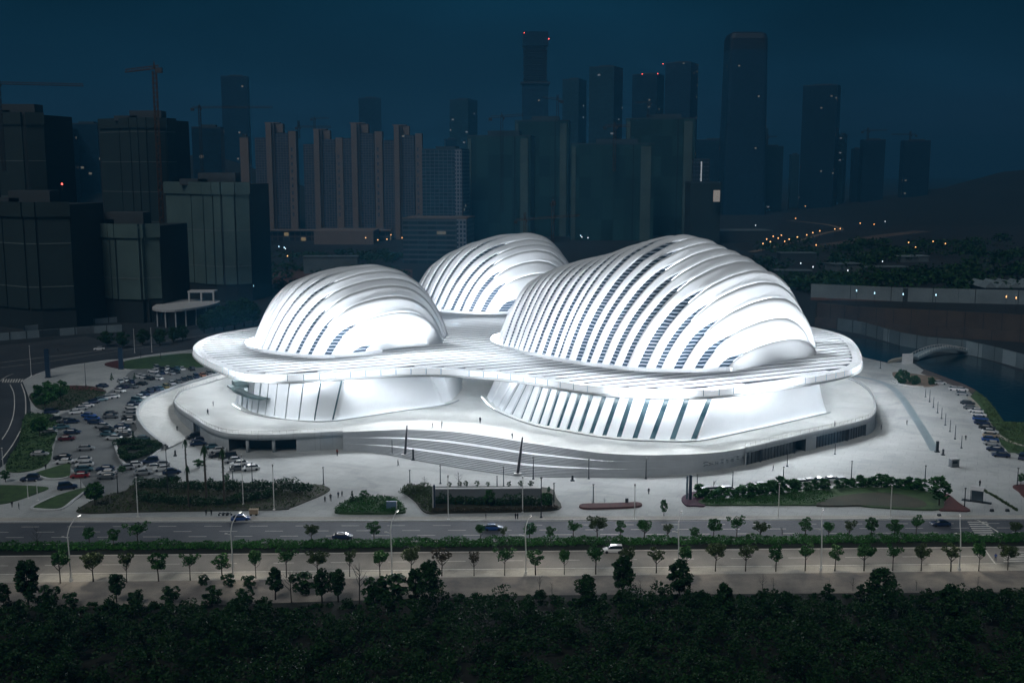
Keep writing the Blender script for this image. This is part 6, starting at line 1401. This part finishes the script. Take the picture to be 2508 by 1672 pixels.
# ------------------------------------------------------------------ tower cranes
def crane(mu, vtop, vbot, ju0, jv0, ju1, jv1, Y, label, m, w=2.2, luff=0.0):
    p = AT(mu, vtop, Y); z0 = max(0.0, AT(mu, vbot, Y)[2]); t = thing('tower_crane', label, 'tower crane', (p[0], Y, 0)); zt = p[2]
    b = MB(); r = w * .11
    for sx in (-1, 1):
        for sy in (-1, 1): b.tube([(sx * w / 2, sy * w / 2, z0), (sx * w / 2, sy * w / 2, zt)], r, 4, cap=False)
    z = z0; k = 1
    while z < zt - w:
        for sy in (-1, 1):
            b.tube([(-k * w / 2, sy * w / 2, z), (k * w / 2, sy * w / 2, z + w * 1.3)], r * .7, 3, cap=False); b.tube([(sy * w / 2, -k * w / 2, z), (sy * w / 2, k * w / 2, z + w * 1.3)], r * .7, 3, cap=False)
        z += w * 1.3; k = -k
    b.build('mast', m, t)
    a, c = Vector(AT(ju0, jv0, Y)) - Vector((p[0], Y, 0)), Vector(AT(ju1, jv1, Y)) - Vector((p[0], Y, 0)); a.y, c.y = 6 * (1 if a.x < 0 else -1) * .3, 6 * (1 if c.x < 0 else -1) * .3
    b = MB(); up = Vector((0, 0, w * .8)); q = Vector((0, w * .35, 0))
    for o in (q, -q, up): b.tube([a + o, c + o], r * .9, 4)
    n = max(6, int((c - a).length / (w * 1.6)))
    for i in range(n):
        f, g = a.lerp(c, i / n), a.lerp(c, (i + 1) / n); h_ = (f + g) / 2 + up
        for o in (q, -q): b.tube([f + o, h_], r * .6, 3, cap=False); b.tube([h_, g + o], r * .6, 3, cap=False)
    b.build('jib', m, t)
    e = a if abs(a.x) < abs(c.x) else c
    b = MB(); b.box((e.x, e.y, e.z - w * .6), (w * 1.6, w, w * 1.4)); b.build('counterweight', CRDARK, t)
    b = MB(); jz = lerp(a.z, c.z, (0 - a.x) / (c.x - a.x)) if abs(c.x - a.x) > .1 else zt
    b.box((w * .8, -w * .5, jz - w * .5), (w * .8, w * .8, w)); b.build('cab', m, t); b = MB(); b.tube([(0, 0, jz), (0, 0, max(zt, jz + w * 2.2))], [w * .4, w * .08], 4); b.build('apex', m, t)
    return t
crane(378, 174, 715, 304, 177, 392, 168, 700, 'tall brown tower crane rising between the netted towers', ORANGE, 2.2)
crane(-6, 190, 420, -40, 205, 207, 212, 720, 'crane with long jib reaching in from the left edge', CRDARK, 1.8); crane(488, 258, 420, 470, 265, 668, 265, 1200, 'crane with long flat jib in front of the slim blue tower', CRDARK, 2.2)
crane(731, 295, 340, 725, 312, 811, 313, 1500, 'small crane with low jib over the first apartment towers', CRDARK, 2.4); crane(770, 290, 340, 762, 291, 806, 291, 1600, 'tiny short armed crane between the first apartment towers', CRDARK, 2.0)
crane(1229, 282, 520, 1201, 289, 1282, 284, 1290, 'crane with short jib over the broad netted block', CRDARK, 2.6); crane(1366, 232, 296, 1330, 240, 1376, 247, 1440, 'dark crane right of the unfinished tower', CRDARK, 2.6); crane(1506, 300, 420, 1482, 310, 1542, 311, 1360, 'brown crane at centre with a low jib', ORANGE, 2.8)
crane(1588, 248, 292, 1556, 254, 1592, 252, 1480, 'small crane on top of the right netted block', CRDARK, 2.4); crane(1285.5, 520, 580, 1263, 541, 1420, 529, 700, 'orange crane with long jib just above the rear dome', ORANGE, 1.3); crane(1354, 494, 610, 1352, 497, 1360, 497, 760, 'thin orange crane mast behind the rear dome', ORANGE, 1.6)
crane(2126.5, 313, 345, 2113, 322, 2172, 320, 2400, 'left one of two far cranes on the right skyline', CRDARK, 3.0); crane(2230, 321, 347, 2184, 330, 2243, 331, 2400, 'right one of two far cranes on the right skyline', CRDARK, 3.0); crane(1880, 330, 365, 1876, 336, 1902, 336, 2350, 'far small crane behind the stepped block', CRDARK, 2.6)
# ------------------------------------------------------------------ distant lamps
def make_far_lamp(m, nm):
    t = thing(nm, 'x', 'street lamp', (0, -400, 0)); b = MB(); b.tube([(0, 0, 0), (0, 0, 10)], .18, 5); b.build('pole', CRDARK, t); b = MB(); b.tube([(0, 0, 9.6), (0, 0, 10.2), (0, 0, 10.8)], [.4, .55, .25], 7); b.build('lamp', m, t); return t
fa, fw, fb_ = make_far_lamp(LAMPO, 'amber_lamp'), make_far_lamp(LAMPF, 'white_lamp'), make_far_lamp(LAMPB, 'blue_lamp')
def far(proto, lst, phrase, group, sc=1.0):
    for i, (u, v) in enumerate(lst):
        p = G(u, v + 14); lb = '%s, %s from the left' % (phrase, ORD[i]); s = sc * p[1] / 1100
        if proto.name not in usedp: usedp.add(proto.name); o = proto; o.location = p; o.scale = (s, s, 1); o['label'] = lb; o['group'] = group
        else: dup(proto, p, 0, lb, group, (s, s, 1))
far(fa, [(1868, 606), (1877, 594), (1886, 601), (1893, 586), (1905, 591), (1913, 583), (1921, 600), (1932, 594), (1952, 588), (1975, 582), (1990, 576), (2007, 571), (2044, 566), (2057, 565)], 'amber street lamp on the distant road beyond the dome', 'amber lamps on the distant road')
far(fa, [(1850, 470), (1948, 537), (1972, 503), (1998, 610), (2106, 550), (2140, 553), (2224, 603), (2241, 616), (2284, 600), (2314, 606), (2462, 752), (2486, 755)], 'single amber lamp scattered in the dark land at right', 'scattered amber lamps at right', .9)
far(fa, [(610, 700), (632, 640), (648, 655), (660, 648), (705, 640), (896, 590), (926, 596), (948, 594), (958, 582), (985, 590)], 'amber lamp on the ground behind the left dome', 'amber lamps behind the left dome', .8)
far(fw, [(28, 283), (178, 700), (440, 700), (612, 592), (645, 584), (700, 620), (1425, 588), (1440, 590), (1760, 560), (1850, 556), (1960, 660), (1990, 670), (2075, 680), (2160, 655), (2366, 510), (2284, 512), (2167, 545)], 'small white lamp scattered in the dark city', 'scattered white lamps', .8)
far(fb_, [(684, 614), (697, 617), (615, 710), (622, 722), (640, 716), (618, 690), (1422, 584), (1746, 548), (2096, 735), (2140, 742), (2210, 745), (2290, 747)], 'small blue white lamp on the dark building ground', 'scattered blue white lamps', .9)
dead = []
for o in list(bpy.data.objects):          # prototypes never placed, and the car masters
    if o.parent is None and abs(o.location.y + 400) < .01:
        dead += list(o.children) + [o]
for o in dead: bpy.data.objects.remove(o)
FLOOD = 3400.0; SUNE = 1.0; RIM = 15000.0; CRN = 25000.0; ROADP = 2400.0; HAZE = 0.00026; HALL_FILL = 210000.0
# ------------------------------------------------------------------ light
def light(name, kind, loc, power, size=1.0, target=None, col=(0.88, 0.94, 1.0), spot=None, sizey=None):
    l = bpy.data.lights.new(name, kind); l.energy = power; l.color = col
    if kind == 'AREA':
        l.size = size
        if sizey: l.shape = 'RECTANGLE'; l.size_y = sizey
    elif kind in ('POINT', 'SPOT'): l.shadow_soft_size = size
    if kind == 'SPOT': l.spot_size = R(spot or 90); l.spot_blend = 0.6
    o = bpy.data.objects.new(name, l); COL.objects.link(o); o.location = loc
    if target is not None:
        o.rotation_euler = (Vector(target) - Vector(loc)).to_track_quat('-Z', 'Y').to_euler()
    return o
# floodlights standing on the canopy edge and washing the domes
for x, y, tx, ty, p in ((4, 354, 8, 400, 26), (22, 340, 22, 395, 30), (42, 331, 40, 390, 34), (62, 332, 60, 390, 34), (84, 343, 78, 385, 26), (120, 370, 95, 400, 9), (131, 400, 100, 420, 9),
                         (-6, 360, 8, 410, 22), (-98, 368, -88, 410, 24), (-80, 355, -78, 410, 26), (-60, 360, -64, 410, 26), (-40, 367, -55, 415, 24), (-118, 400, -95, 422, 20), (-24, 400, -50, 425, 12),
                         (-2, 466, -12, 540, 60), (-25, 466, -28, 535, 70), (-50, 476, -45, 545, 60)):
    d_ = math.hypot(tx - x, ty - y)
    light('floodlight', 'SPOT', (x, y, 22.9), p * FLOOD, 1.0, (tx, ty, 22.9 + d_ * .8), spot=94)
# big unseen spots added over the front plaza to brighten the whole hall
for x, y, tx, ty, p in ((-95, 318, -75, 420, .9), (-52, 300, -55, 420, 1.0), (-8, 296, 5, 420, .9), (42, 292, 45, 420, 1.15), (92, 296, 65, 420, 1.1), (150, 345, 85, 420, .7)):
    light('hall_fill', 'SPOT', (x, y, 12), p * HALL_FILL, 1.5, (tx, ty, 56), spot=43)
# unseen spots added under the canopy rim to light stair, plaza and car park
nrm = outline_off(can, 1.0)
acc_ = 0.0
for i in range(len(can)):
    p, q = can[i], can[(i + 1) % len(can)]; acc_ += math.hypot(q[0] - p[0], q[1] - p[1])
    if acc_ > 17 and p[1] < 470:
        acc_ = 0.0; nx, ny = nrm[i][0] - p[0], nrm[i][1] - p[1]
        light('plaza_fill', 'SPOT', (p[0] + nx * 1.2, p[1] + ny * 1.2, 19.6), RIM * (.5 if p[0] < -95 else .6 if p[0] < -60 else 1.0), .8, (p[0] + nx * 60, p[1] + ny * 60, 0), spot=120, col=(0.93, 0.96, 1.0))
# free-hanging spots added over the canopy to brighten its roof
for x, y, tx, ty in ((34, 356, 30, 338), (60, 348, 62, 332), (92, 362, 98, 352), (122, 404, 132, 415), (124, 430, 134, 450), (-72, 382, -74, 362), (-108, 420, -122, 425), (-42, 398, -38, 378), (-8, 415, -12, 395), (20, 368, 8, 348), (48, 350, 44, 330), (72, 352, 80, 336), (112, 388, 124, 372), (2, 398, -20, 375), (-58, 385, -55, 365), (-88, 388, -96, 368), (-104, 408, -118, 396), (-112, 430, -118, 440), (-20, 420, -5, 440), (-15, 500, -12, 470), (-30, 405, -25, 385)):
    light('canopy_fill', 'SPOT', (x, y, 46), CRN, 1.0, (tx, ty, 22), spot=110)
# plaza posts and street lamps
for x, y in ROADL: light('road_lamp', 'SPOT', (x + .95, y + 3.6, 11.0), ROADP, .5, (x + .95, y + 5, 0), spot=150, col=(1, .9, .75))
for x, y in ((-16, 395), (-18, 430), (0, 385), (-10, 460)): light('passage_fill', 'POINT', (x, y, 18.4), 2500, .6)  # unseen point lights added to brighten the passage between the halls
# dusk sky and a low, soft after-glow standing in for moon and city light
SUN_EL, SUN_AZ = R(52), R(205)
sun = bpy.data.lights.new('sun', 'SUN'); sun.energy = SUNE; sun.angle = R(25); sun.color = (1.0, 0.985, 0.95)
so = bpy.data.objects.new('sun', sun); COL.objects.link(so)
dv = Vector((math.sin(SUN_AZ) * math.cos(SUN_EL), math.cos(SUN_AZ) * math.cos(SUN_EL), math.sin(SUN_EL)))
so.rotation_euler = dv.to_track_quat('Z', 'Y').to_euler()
w = bpy.data.worlds.new('World'); scene.world = w; w.use_nodes = True
nt = w.node_tree; N = nt.nodes; L = nt.links
bg = N['Background']
tc = N.new('ShaderNodeTexCoord'); sp = N.new('ShaderNodeSeparateXYZ'); L.new(tc.outputs['Generated'], sp.inputs[0])
rp = N.new('ShaderNodeValToRGB'); e = rp.color_ramp.elements
e[0].position = 0.0; e[0].color = (0.0085, 0.0205, 0.042, 1)
e[1].position = 0.17; e[1].color = (0.0008, 0.0165, 0.033, 1)
k = e.new(0.07); k.color = (0.0035, 0.0195, 0.039, 1)
k = e.new(0.8); k.color = (0.0005, 0.012, 0.024, 1)
nz = N.new('ShaderNodeTexNoise'); nz.inputs['Scale'].default_value = 3.2; nz.inputs['Detail'].default_value = 5
mp = N.new('ShaderNodeMapping'); mp.inputs['Scale'].default_value = (1, 1, 3.0)
L.new(tc.outputs['Generated'], mp.inputs[0]); L.new(mp.outputs[0], nz.inputs['Vector'])
mr = N.new('ShaderNodeMapRange'); mr.inputs['From Min'].default_value = .3; mr.inputs['From Max'].default_value = .7; mr.inputs['To Min'].default_value = .68; mr.inputs['To Max'].default_value = 1.28
L.new(nz.outputs['Fac'], mr.inputs['Value'])
mx = N.new('ShaderNodeMix'); mx.data_type = 'RGBA'; mx.blend_type = 'MULTIPLY'; mx.inputs['Factor'].default_value = 1
L.new(sp.outputs[2], rp.inputs['Fac']); L.new(rp.outputs['Color'], mx.inputs['A'])
L.new(mr.outputs['Result'], mx.inputs['B']); L.new(mx.outputs['Result'], bg.inputs['Color']); bg.inputs['Strength'].default_value = 1.2

# ------------------------------------------------------------------ camera
cam = bpy.data.cameras.new('camera'); co = bpy.data.objects.new('camera', cam); COL.objects.link(co)
cam.sensor_width = 36.0; cam.lens = F / 2508.0 * 36.0; cam.clip_start = 1.0; cam.clip_end = 20000
co.location = (0, 0, H); co.rotation_euler = (math.pi / 2 - TH, 0, 0)
scene.camera = co
vs = scene.view_settings; vs.view_transform = 'Standard'; vs.look = 'None'; vs.exposure = 0.0; vs.gamma = 1.0
scene.cycles.use_denoising = True
scene.cycles.max_bounces = 6; scene.cycles.diffuse_bounces = 3; scene.cycles.glossy_bounces = 2; scene.cycles.transmission_bounces = 2
scene.cycles.sample_clamp_indirect = 4.0; scene.cycles.use_light_tree = True
scene.cycles.caustics_reflective = False; scene.cycles.caustics_refractive = False
# ------------------------------------------------------------------ night air
def haze():
    b = MB(); b.box((0, 4450, 149.5), (12400, 9300, 301)); o = b.build('haze', [])
    m = bpy.data.materials.new('night_air'); m.use_nodes = True; nt = m.node_tree
    for n in list(nt.nodes):
        if n.type != 'OUTPUT_MATERIAL': nt.nodes.remove(n)
    v = nt.nodes.new('ShaderNodeVolumePrincipled'); v.inputs['Color'].default_value = (.08, .37, .66, 1); v.inputs['Density'].default_value = HAZE; v.inputs['Anisotropy'].default_value = .2
    nt.links.new(v.outputs[0], next(n for n in nt.nodes if n.type == 'OUTPUT_MATERIAL').inputs['Volume'])
    o.data.materials.append(m); o['kind'] = 'stuff'; o['label'] = 'thin blue night haze over the city'
haze()
